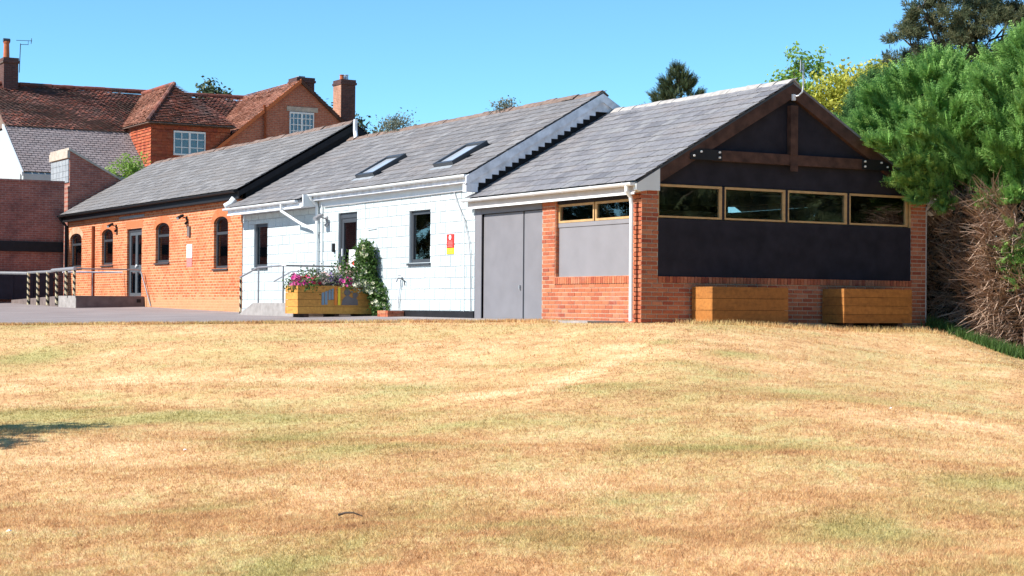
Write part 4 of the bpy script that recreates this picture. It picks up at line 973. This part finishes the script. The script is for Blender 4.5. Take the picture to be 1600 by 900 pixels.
# cypress trees at the right, brown hedge below them
cy1 = cypress('bright green feathery cypress overhanging the right corner of the gabled hall', 8.1, 1.4, -.2, 5.1, 2.35, 12000, .33, low=2.6, boughs=[((7.4, .4, 2.9), (4.75, -.3, 3.3)), ((7.3, .2, 2.7), (5.3, -.35, 2.6)), ((7.3, .2, 2.5), (5.75, -.35, 2.3)), ((7.6, .5, 3.1), (5.0, -.42, 3.25)), ((7.6, .3, 2.9), (5.3, -.5, 2.95)), ((7.5, .2, 2.7), (5.7, -.4, 2.66)), ((7.5, .2, 2.7), (6.0, -.4, 2.9)), ((7.6, .2, 2.5), (6.2, -.35, 2.5)), ((7.6, .2, 3.2), (5.6, -.4, 3.5)), ((7.6, .3, 2.4), (6.5, -.3, 2.2)), ((7.6, .3, 3.6), (5.9, -.3, 3.9))])
cy2 = cypress('bright green feathery cypress at the right edge above the brown hedge', 9.0, -.5, -.6, 6.0, 2.15, 9800, .33, low=2.75, boughs=[((8.4, -.9, 2.5), (7.0, -1.5, 2.3)), ((8.4, -1.2, 2.6), (7.4, -1.9, 2.25)), ((8.3, -.6, 2.4), (6.9, -1.0, 2.2))])
cy3 = cypress('darker feathery cypress between the yellow-leaved tree and the bright cypress', 9.5, 4.6, 0, 5.0, 1.9, 5500, .36, mat='leaf_cypress_dark', low=1.0)
def hedge():
    t = thing('dead_hedge', 'brown bare-twigged hedge bottom under the bright green cypress', 'hedge', (8, 0, -.3))
    P, D, Sz = [], [], []
    n = 15000
    u = RNG.uniform(0, 1, n); z = RNG.uniform(0, 1, n); KU = [0, .3, .42, .46, .72, 1]
    # face of the hedge: a recessed length beside the hall, then a nearer lobe standing out to the lawn
    fx = np.interp(u, KU, [6.9, 6.9, 6.85, 6.5, 6.6, 8.2]); fy = np.interp(u, KU, [1.4, .1, -.5, -1.0, -1.8, -2.9])
    zb = ground(fx, fy); bulge = .22 * np.sin(z * 2.9) + .10 * np.sin(u * 31 + z * 5) + .06 * np.sin(u * 70)
    dep = RNG.uniform(0, .9, n) ** 1.5
    P = np.stack([fx + .5 - bulge + dep * .7, fy + .2 - bulge * .5 + dep * .35, zb + .02 + z * (2.55 - .3 * np.sin(u * 9))], 1)
    D = np.stack([-np.ones(n) * .9, -.45 + 0 * u, .10 + .12 * RNG.normal(size=n) - .25 * (z < .3)], 1) + RNG.normal(size=(n, 3)) * np.array([.28, .32, .30])
    scatter('twigs', *TPL['twig'], P, D, RNG.uniform(.22, .75, n), RNG.uniform(0, 1, n), 'twig_brown', t, kind='stuff')
    mb = MB()
    for i in range(9):
        uu_ = i / 8; x = np.interp(uu_, [0, .35, .6, 1], [7.5, 7.6, 7.4, 8.9]); y = np.interp(uu_, [0, .35, .6, 1], [1.9, .4, -.8, -2.2]); z0 = gz(x, y)
        mb.tube([(x, y, z0 - .1), (x + .08, y, z0 + 1.4), (x + random.uniform(-.1, .1), y + .1, z0 + 3.0)], .07, 7, .04)
    mb.build('stems', 'bark', t)
    n = 1500; u = RNG.uniform(0, 1, n); fx = np.interp(u, [0, .6, 1], [7.5, 7.3, 8.9]) + RNG.uniform(.1, .9, n); fy = np.interp(u, [0, .6, 1], [1.9, -.8, -2.2]) + RNG.uniform(0, .6, n)
    scatter('inner_shade_mass', *TPL['leaves'], np.stack([fx, fy, ground(fx, fy) + RNG.uniform(.0, 2.7, n)], 1), rdir(n), RNG.uniform(.3, .6, n), RNG.uniform(0, 1, n), 'twig_shade', t, kind='stuff')  # dark leaf mass added inside to stand for shade behind the twigs
hedge()
# green sprig sticking out of the brown hedge at the frame's right side
n = 170; P = np.array([6.95, -1.75, 1.15]) + RNG.normal(size=(n, 3)) * np.array([.12, .1, .18])
t = thing('cypress_sprig', 'small green cypress sprig poking through the brown hedge', 'shrub', (6.75, -1.75, gz(6.75, -1.75)))
scatter('foliage', *TPL['frond'], P, np.array([-.7, -.5, .3]) + RNG.normal(size=(n, 3)) * .5, RNG.uniform(.18, .35, n), RNG.uniform(0, 1, n), 'leaf_cypress', t)
MB().tube([(7.3, -1.5, gz(7.3, -1.5)), (7.1, -1.6, .5), (6.75, -1.75, 1.15)], .03, 6, .01).build('stem', 'bark', t)

broad('yellow-green leafy tree behind the right slope of the hall roof', 15.3, 12.0, 0, 6, [(-.1, 0, 6.2, .9, .7), (1.1, -.5, 6.0, .9, .7), (-.3, .2, 5.5, 1.3, 1.1), (-.8, .4, 4.8, 1.2, 1.1), (.6, -.2, 5.6, 1.3, 1.1), (1.0, -.4, 4.6, 1.5, 1.2), (-.1, 0, 3.8, 1.8, 1.2), (1.6, -.8, 5.2, 1.1, 1.0)], 6000, .24, 'leaf_yellow')
broad('pale green upright shoots of a tree above the hall ridge', 15.2, 13.4, 0, 7, [(-.9, .3, 6.9, .35, .55), (-.55, .3, 6.2, .5, .6), (-1.5, .6, 6.1, .35, .5), (-.2, 0, 6.9, .25, .4), (-.9, .3, 5.6, .9, .6)], 800, .24, 'leaf_bright')
px, py = 26.7, 19.3
broad('tall dark open-branched pine at the top right corner', px, py, -.5, 13, [(-3.0, 1.6, 8.4, 1.0, .6), (-2.0, 1.0, 9.7, 1.0, .55), (-2.6, 1.3, 7.3, 1.2, .6), (-1.2, .6, 8.6, 1.1, .6), (-.6, .3, 10.6, 1.1, .6), (.2, 0, 9.3, 1.2, .7), (-1.6, .9, 11.0, .9, .5), (1.0, -.5, 10.9, 1.2, .7), (.9, -.5, 8.4, 1.3, .7), (0, 0, 11.9, 1.3, .8), (1.8, -1, 9.8, 1.2, .8), (-2.2, 1.2, 6.2, 1.4, .8), (-4.0, 2.2, 7.0, 1.0, .6), (-3.6, 2.0, 6.2, 1.3, .7), (-4.6, 2.5, 7.9, .6, .4), (-4.3, 2.3, 5.6, 1.2, .7), (-.6, .2, 7.3, 1.4, .7), (.9, -.4, 6.5, 1.6, .9), (1.9, -1, 7.2, 1.3, .9), (-1.0, .6, 9.6, 1.3, .8), (.6, -.3, 10.0, 1.3, .9), (-2.4, 1.3, 8.6, 1.2, .8), (-1.2, .7, 10.4, 1.1, .7), (1.6, -.9, 11.6, 1.4, .8)], 17000, .26, 'leaf_pine', 'needles', tr=.26, name='pine_tree')
cypress('small dark conifer tip standing above the hall ridge against the sky', 26.7, 36.6, 0, 10.1, 2.3, 6900, .34, 'leaf_dark', 4.0, fluff=2.4)
broad('dark round-topped tree peeping over the hipped tile roof', 14.9, 60.5, 0, 11, [(-.1, 0, 10.7, .6, .6), (.5, 0, 10.4, .8, .6), (-.5, 0, 10.0, .8, .7), (1.0, 0, 9.8, .8, .6), (0, 0, 8.6, 2.0, 1.5)], 1700, .42, 'leaf_dark')
broad('olive green tree behind the slim brick chimney', 21.3, 57, 0, 11, [(-1.2, .6, 10.0, .9, .9), (-.5, .3, 9.4, 1.2, .9), (.6, 0, 8.9, 1.2, .8), (1.4, -.5, 8.4, 1.1, .7), (0, 0, 7.6, 2.2, 1.4)], 1500, .4, 'leaf_dark')
broad('bright green shrub tip showing over the end of the brick building roof', 2.9, 36.6, .3, 5, [(0, 0, 4.75, .42, .35), (.35, 0, 4.95, .35, .3), (-.3, 0, 4.4, .5, .4), (0, 0, 3.4, .7, .7)], 420, .2, 'leaf_bright', name='shrub', tr=.06)
# weeds rooted on the white building's ridge
for y, s, lab in ((15.4, .30, 'pale weed tuft growing on the white building ridge'), (9.8, .13, 'tiny weed growing on the white building ridge near the gable')):
    t = thing('ridge_weed', lab, 'weed', (2.9, y, 4.66)); n = int(500 * s)
    P = np.array([2.9, y, 4.72]) + np.stack([RNG.normal(size=n) * .1, RNG.normal(size=n) * s * 1.5, np.abs(RNG.normal(size=n)) * s * .45], 1)
    scatter('leaves', *TPL['leaves'], P, rdir(n) + np.array([0, 0, .6]), RNG.uniform(.08, .16, n), RNG.uniform(0, 1, n), 'leaf_grey', t)
    mb = MB()
    for i in range(5): mb.tube([(2.9, y + RNG.normal() * s, 4.69), (2.9 + RNG.normal() * .05, y + RNG.normal() * s * 1.2, 4.81 + s * random.uniform(.2, .9))], .008, 5, .004)
    mb.build('stalks', 'leaf_grey', t)

# trees out of frame: shade on the lawn at left, and what the window panes reflect
broad('young lawn tree left of the view, shading the grass at the left edge', -17.75, -4.6, gz(-17.75, -4.6), 5.5, [(-.2, 0, 4.2, 1.3, .6), (.6, -.2, 4.4, .9, .6), (-.3, -.9, 4.4, .9, .6), (-.6, -.2, 4.9, .8, .5)], 520, .3, 'leaf_mid')
src = {'a': cypress('dark conifer in the row behind the viewpoint, mirrored in the gable windows', 9, -29, -1.5, 11, 3.0, 3800, .75, 'leaf_dark', 1.0, 'conifers mirrored in the windows', fluff=2.0)}
for x, y, s in ((3, -33, 1.1), (6, -30, .9), (11.5, -27.5, 1.05), (14, -25.5, 1.0), (17, -23.5, 1.1), (19.5, -21, .95), (22, -17, .95), (6, -42, 1.35), (14, -37, 1.4), (20, -31, 1.3), (25, -25, 1.3), (-30, 14, .8), (-27, 25, .9), (-24, 36, 1.0), (-19, 47, 1.0), (-33, 5, 1.0)):
    c0 = src['a']; c = c0.copy(); COL.objects.link(c); c.location = (x, y, -1.2 if y < 0 else 0); c.scale = (s, s, s); c.rotation_euler = (0, 0, random.uniform(0, 6))
    for ch in list(c0.children):
        k = ch.copy(); COL.objects.link(k); k.parent = c
    if y > 0: c['label'] = 'dark conifer left of the view, mirrored in the side windows'; c['group'] = 'conifers mirrored in the side windows'

# ------------------------------------------------------------------ flowers and climber
def flower(label, x, y, spread, h, n, leafm, petm, np_, ps):
    x = -1.90 + (x + 2.28) * .83; y = y + .28; spread *= .85
    t = thing('flowering_plant', label, 'plant', (x, y, .58), 'flowers in the golden planter')
    P = np.array([x, y, .62]) + np.stack([RNG.normal(size=n) * spread, RNG.normal(size=n) * .16, np.abs(RNG.normal(size=n)) * h * .5], 1)
    scatter('foliage', *TPL['leaves'], P, rdir(n) + np.array([0, -.3, .5]), RNG.uniform(.08, .15, n), RNG.uniform(0, 1, n), leafm, t)
    P = np.array([x, y - .06, .66 + h * .25]) + np.stack([RNG.normal(size=np_) * spread, RNG.normal(size=np_) * .12, np.abs(RNG.normal(size=np_)) * h * .33 - .04], 1)
    scatter('blooms', *TPL['petal'], P, np.array([-.5, -.8, .6]) + rdir(np_) * .5, ps * RNG.uniform(.7, 1.2, np_), RNG.uniform(0, 1, np_), petm, t, kind='stuff')
flower('bright pink petunias at the left end of the golden planter', -2.08, 10.2, .13, .26, 130, 'leaf_mid', 'petal_pink', 85, .10)
flower('deep crimson petunias in the golden planter', -1.82, 10.2, .10, .30, 100, 'leaf_mid', 'petal_red', 60, .09)
flower('pale salmon flowers with grey leaves in the golden planter', -1.52, 10.25, .16, .32, 170, 'leaf_grey', 'petal_pale', 80, .08)
flower('purple flowers with silver leaves in the middle of the golden planter', -1.12, 10.25, .13, .30, 170, 'leaf_grey', 'petal_purple', 55, .08)
flower('bright pink petunias right of the silver leaves in the golden planter', -.88, 10.15, .11, .22, 110, 'leaf_mid', 'petal_pink', 70, .10)
flower('tall dusky pink stems at the back of the golden planter', -.72, 10.45, .13, .50, 150, 'leaf_mid', 'petal_pale', 70, .07)
flower('bushy green plant with pale blooms beside the climber', -.45, 10.4, .12, .46, 170, 'leaf_mid', 'petal_pale', 55, .08)
flower('low cream flowers at the right of the golden planter', -.5, 10.05, .2, .16, 130, 'leaf_grey', 'petal_cream', 70, .08)
t = thing('climbing_plant', 'climbing plant with cream flowers growing up beside the golden planter', 'plant', (-.14, 10.1, .1))
n = 1300; hh = RNG.uniform(0, 1, n); wd = np.interp(hh, [0, .2, .45, .8, 1], [.13, .14, .14, .11, .03])
cxx = np.interp(hh, [0, .25, .5, 1], [-.02, -.06, -.24, -.26])
P = np.stack([cxx + RNG.normal(size=n) * wd * .5, np.interp(hh, [0, .3, .5, 1], [9.85, 9.98, 10.3, 10.35]) + RNG.normal(size=n) * wd * .6, .08 + hh * 1.48], 1)
scatter('foliage', *TPL['leaves'], P, rdir(n) + np.array([-.4, -.4, .2]), RNG.uniform(.10, .18, n), RNG.uniform(0, 1, n), 'leaf_mid', t)
n = 80; k = RNG.integers(0, 1300, n); scatter('blooms', *TPL['petal'], P[k] + np.array([-.08, -.1, 0]), np.array([-.6, -.7, .3]) + rdir(n) * .4, RNG.uniform(.07, .13, n), RNG.uniform(0, 1, n), 'petal_cream', t, kind='stuff')
MB().tube([(-.02, 9.88, .05), (-.1, 10.0, .65), (-.22, 10.3, .9), (-.25, 10.35, 1.5)], .02, 6, .008).build('stem', 'bark', t)

# ------------------------------------------------------------------ lamps, signs, tap on the walls
def floodlight(label, y, z, mat='black_paint', s=1.0):
    t = thing('floodlight', label, 'lamp', (0, y, z), 'wall floodlights')
    MB().box(-.03, .0, y - .05 * s, y + .05 * s, z - .06 * s, z + .06 * s).build('wall_plate', mat, t)
    MB().tube([(-.02, y, z), (-.12 * s, y, z + .02), (-.2 * s, y + .02, z + .05 * s)], .018 * s, 6).build('arm', mat, t)
    h = MB(); h.prism([(-.34 * s, z + .02 * s), (-.17 * s, z + .12 * s), (-.14 * s, z + .07 * s), (-.30 * s, z - .05 * s)], 'y', y - .12 * s, y + .12 * s); hd = h.build('lamp_head', mat, t)
    MB().prism([(-.335 * s, z + .005 * s), (-.305 * s, z - .05 * s), (-.309 * s, z - .06 * s), (-.345 * s, z + .0 * s)], 'y', y - .1 * s, y + .1 * s).build('lens', 'lead', hd)
    MB().tube([(-.02, y - .09, z - .1), (-.09, y - .09, z - .17)], .035 * s, 8, .045 * s).build('sensor', mat, t)
floodlight('black floodlight on orange brick wall left of the glazed doors', 28.9, 2.66, s=.85)
floodlight('black floodlight on orange brick wall between two arched windows', 22.5, 2.66, s=.85)
floodlight('grey floodlight on the white wall beside the downpipe', 12.95, 2.26, 'rail_metal', .95)
t = thing('notice_sign', 'white notice above a pink panel on the orange brick wall', 'sign', (0, 22.25, 1.3))
MB().box(-.014, .0, 22.05, 22.48, 1.55, 1.92).build('white_panel', 'sign_white', t); MB().box(-.012, .0, 22.05, 22.48, 1.30, 1.54).build('pink_panel', 'sign_pink', t)
mb = MB()
for i, w in enumerate((.26, .3, .22, .28)): mb.box(-.017, -.0145, 22.42 - w, 22.42, 1.84 - i * .07, 1.855 - i * .07)
mb.build('text_lines', 'paint_grey', t)
t = thing('fire_sign', 'red and yellow fire notice on the white block wall', 'sign', (0, 6.85, 1.3))
MB().box(-.014, .0, 6.70, 7.0, 1.43, 1.71).build('red_panel', 'sign_red', t); MB().box(-.014, .0, 6.70, 7.0, 1.31, 1.428).build('yellow_panel', 'sign_yellow', t)
mb = MB(); mb.prism([(6.85 + .05 * math.cos(a), 1.645 + .05 * math.sin(a)) for a in np.linspace(0, 6.283, 14, endpoint=False)], 'x', -.018, -.0145); mb.build('symbol', 'sign_white', t)
mb = MB()
for i in range(5): mb.box(-.0175, -.0145, 6.74, 6.96 - .03 * (i % 2), 1.565 - i * .027, 1.575 - i * .027)
mb.build('text_lines', 'sign_pink', t)
mb = MB()
for i in range(3): mb.box(-.0175, -.0145, 6.74, 6.96, 1.40 - i * .03, 1.408 - i * .03)
mb.build('text_lines', 'paint_grey', t)
t = thing('garden_tap', 'outdoor tap and pipe on the white wall by the brick step', 'tap', (0, 9.05, .2))
MB().tube([(-.03, 9.18, .2), (-.04, 9.1, .55), (-.03, 9.05, .8)], .014, 6).build('pipe', 'weathered_white', t)
MB().tube([(0, 9.05, .84), (-.1, 9.05, .84), (-.13, 9.05, .76)], .018, 8).bar((-.06, 9.0, .9), (-.06, 9.1, .9), .02, .015).build('tap_body', 'rail_metal', t)
MB().tube([(-.03, 9.0, .82), (-.05, 8.85, .8), (-.04, 8.82, .68)], .012, 6).build('hose_tail', 'black_paint', t)
t = thing('brick_step', 'small red brick gully surround at the foot of the white wall', 'step', (-.2, 9, 0))
for i in range(2):
    for r in courses(-.42, -.04, .0, .16, .225, .075, (), .01, .1 * i, 0)[:6]: MB().box(r[0], r[1], 8.86 + .4 * i, 8.96 + .4 * i, r[2] + .01, r[3] + .01, random.random()).build('brick', 'brick_piece', t)
for k in range(2): MB().box(-.42, -.32, 8.97, 9.25, .012 + .075 * k, .075 + .075 * k, random.random()).build('brick', 'brick_piece', t)
MB().box(-.4, -.05, 8.9, 9.3, .0, .1).build('fill', 'mortar', t)

# ------------------------------------------------------------------ landings and rails
t = thing('entrance_landing', 'grey concrete landing outside the white building door', 'landing', (-.7, 12.6, 0))
MB().box(-1.4, -.02, 11.2, 14.02, -.05, .30).build('slab', 'concrete', t)
MB().prism([(14.02, -.02), (14.02, .295), (15.0, .0), (15.0, -.05)], 'x', -1.4, -.02).build('ramp', 'concrete', t)
t = thing('entrance_handrail', 'thin dark metal handrail around the white building landing', 'railing', (-1.38, 12.6, .3))
def post(parent, x, y, z0, z1, r=.022, mat='rail_metal', name='post'): return MB().tube([(x, y, z0), (x, y, z1)], r, 8).build(name, mat, parent)
post(t, -1.38, 12.25, .3, 1.13); post(t, -1.38, 13.73, .3, 1.1); post(t, -1.38, 14.86, .03, .9, .025, 'hazard_stripe')
MB().tube([(-1.38, 14.9, .9), (-1.38, 13.75, 1.12), (-1.38, 12.3, 1.14), (-1.33, 12.22, 1.14), (-.02, 12.18, 1.14)], .022, 8).build('rail', 'rail_metal', t)
MB().tube([(-.55, 14.8, .82), (-.55, 13.75, 1.04), (-.5, 12.3, 1.06)], .02, 8).build('rail', 'galvanised', t)
t = thing('door_landing', 'concrete landing with shade-toned front outside the glazed double doors', 'landing', (-1, 27, .15))
MB().box(-2.05, -.02, 26.12, 28.0, 0, .485).build('slab', 'concrete_dark', t)  # dark concrete carries the shade of the front
MB().box(-2.058, -2.05, 26.14, 28.0, .0, .48).build('painted_lit_side', 'concrete', t)  # sunlit side painted as a paler skin over the slab
MB().box(-.24, -.12, 26.105, 26.119, .3, .4).build('vent_hole', 'black_paint', t)
MB().prism([(28.0, 0), (28.0, .48), (33.5, .36), (33.5, 0)], 'x', -2.05, -.9).build('ramp', 'concrete_dark', t)
t = thing('landing_handrail', 'thin rusty handrail around the landing of the glazed double doors', 'railing', (-1, 26.2, .49))
MB().tube([(-2.0, 26.15, 1.27), (-.25, 26.15, 1.27), (-.12, 26.15, 1.25), (-.02, 25.5, .2)], .02, 8).build('rail', 'rail_metal', t)
post(t, -1.0, 28.05, .49, 1.2, .016); MB().tube([(-1.9, 28.1, 1.2), (-.05, 28.1, 1.22)], .025, 8).build('rail', 'weathered_white', t)
t = thing('ramp_railing', 'galvanised ramp railing with black and yellow striped posts', 'railing', (-2.1, 30, .4))
for y in (26.16, 27.0, 28.0, 29.0, 30.1, 31.2): post(t, -2.1, y, (.485 if y < 28 else .2), 1.22, .045, 'hazard_stripe', 'striped_post')
MB().tube([(-2.1, 26.1, 1.27), (-2.1, 28.5, 1.25)], .055, 8).build('rail', 'galvanised', t); MB().tube([(-2.1, 28.5, 1.22), (-2.1, 31.3, 1.22)], .04, 8).build('rail', 'galvanised', t); MB().tube([(-2.1, 31.3, 1.2), (-2.6, 33.8, 1.24), (-6, 33.9, 1.24)], .05, 8).build('rail', 'galvanised', t)

# ------------------------------------------------------------------ bits lying on the lawn
p = atpix(545, 811); t = tag(MB().tube([p + Vector((-.07, .03, .03)), p + Vector((-.02, .012, .045)), p + Vector((.03, -.012, .045)), p + Vector((.085, -.05, .022))], .011, 6, .004).build('fallen_twig', 'bark', None, org=tuple(p)), 'short dark twig lying on the dry lawn', 'twig')
for (u, v, lab) in ((14, 838, 'white scrap of litter at the left edge of the lawn'), (289, 709, 'tiny white scrap on the middle of the lawn'), (1392, 643, 'pale dry leaf on the lawn slope at right')):
    p = atpix(u, v); mb = MB(); mb.add([p + Vector(q) for q in ((-.022, 0, .035), (.0, -.018, .04), (.025, 0, .035), (.006, .018, .045), (0, 0, .05))], [(0, 1, 4), (1, 2, 4), (2, 3, 4), (3, 0, 4)])
    tag(mb.build('litter_scrap', 'sign_white', None, org=tuple(p)), lab, 'litter')

# ------------------------------------------------------------------ grass
def blades(name, s, l, hmin, hmax, wid, mat, lean=.9, label=None, zoff=0):
    n = len(s); x = CAM.x + s * fw0.x + l * rt0.x; y = CAM.y + s * fw0.y + l * rt0.y; z = ground_sl(s, l) - .004 + zoff
    h = RNG.uniform(hmin, hmax, n); a = RNG.uniform(0, 2 * np.pi, n); b = RNG.uniform(0, 2 * np.pi, n); le = RNG.uniform(.1, lean, n) * h
    w = wid * (s / 14) ** .8
    c = np.stack([x, y, z], 1); sd = np.stack([np.cos(a) * w / 2, np.sin(a) * w / 2, 0 * a], 1); tip = c + np.stack([np.cos(b) * le, np.sin(b) * le, h], 1)
    V = np.stack([c - sd, c + sd, tip], 1).reshape(-1, 3)
    o = link(name, np_mesh(name, V, np.arange(3 * n).reshape(n, 3), RNG.uniform(0, 1, n)), mat, kind='stuff'); o.data.attributes.new('patch', 'FLOAT', 'FACE').data.foreach_set('value', patch(s, l).astype(np.float32)); o['label'] = label; o['category'] = 'grass'
N_ = 620000; q = RNG.uniform(0, 1, N_)
s = 1 / (1 / 9.6 + q * (1 / 33.5 - 1 / 9.6)); half = s * .31 + .3; l = RNG.uniform(-1, 1, N_) * half
E_ = np.interp(l, EL, ES); ok = s < E_ - .12; s, l = s[ok], l[ok]
blades('grass', s, l, .010, .034, .0062, 'grass_blade', 1.6, 'short dry straw-coloured lawn grass with greener patches')
# scattered longer tufts
nt = 2600; q = RNG.uniform(0, 1, nt); ts = 1 / (1 / 9.8 + q * (1 / 31 - 1 / 9.8)); tl = RNG.uniform(-1, 1, nt) * (ts * .31); m_ = 16
s = (ts[:, None] + RNG.normal(size=(nt, m_)) * .035).ravel(); l = (tl[:, None] + RNG.normal(size=(nt, m_)) * .05).ravel(); ok = s < np.interp(l, EL, ES) - .3
blades('grass_tufts', s[ok], l[ok], .02, .055, .006, 'grass_blade', 1.1, 'longer tufts scattered over the dry lawn')
# ragged fringe where the turf meets the tarmac
n = 16000; y = RNG.uniform(1.3, 12, n); x = np.interp(y, yy, xe) + RNG.normal(size=n) * .13 * (1 + .8 * np.sin(y * 5.3) * np.sin(y * 13)) - .03
s = (x - CAM.x) * fw0.x + (y - CAM.y) * fw0.y; l = (x - CAM.x) * rt0.x + (y - CAM.y) * rt0.y
blades('edge_grass', s, l, .02, .075, .007, 'grass_blade', 1.0, 'ragged dry grass along the edge of the driveway', .01)
# taller weeds at the hedge foot and along the gable
n = 5000; u = RNG.uniform(0, 1, n) ** .8; x = np.interp(u, [0, .5, 1], [6.55, 6.45, 6.4]) + RNG.normal(size=n) * .14; y = np.interp(u, [0, .5, 1], [-.1, -1.0, -2.3]) + RNG.normal(size=n) * .14
s = (x - CAM.x) * fw0.x + (y - CAM.y) * fw0.y; l = (x - CAM.x) * rt0.x + (y - CAM.y) * rt0.y
blades('hedge_foot_grass', s, l, .06, .3, .009, 'leaf_mid', .7, 'longer green grass and weeds at the foot of the brown hedge')
n = 2600; x = RNG.uniform(.1, 6.3, n); y = -.85 - RNG.uniform(0, 1, n) ** 2 * .4
s = (x - CAM.x) * fw0.x + (y - CAM.y) * fw0.y; l = (x - CAM.x) * rt0.x + (y - CAM.y) * rt0.y
blades('gable_foot_grass', s, l, .03, .11, .007, 'grass_blade', .8, 'uncut dry grass fringe in front of the gable wall')
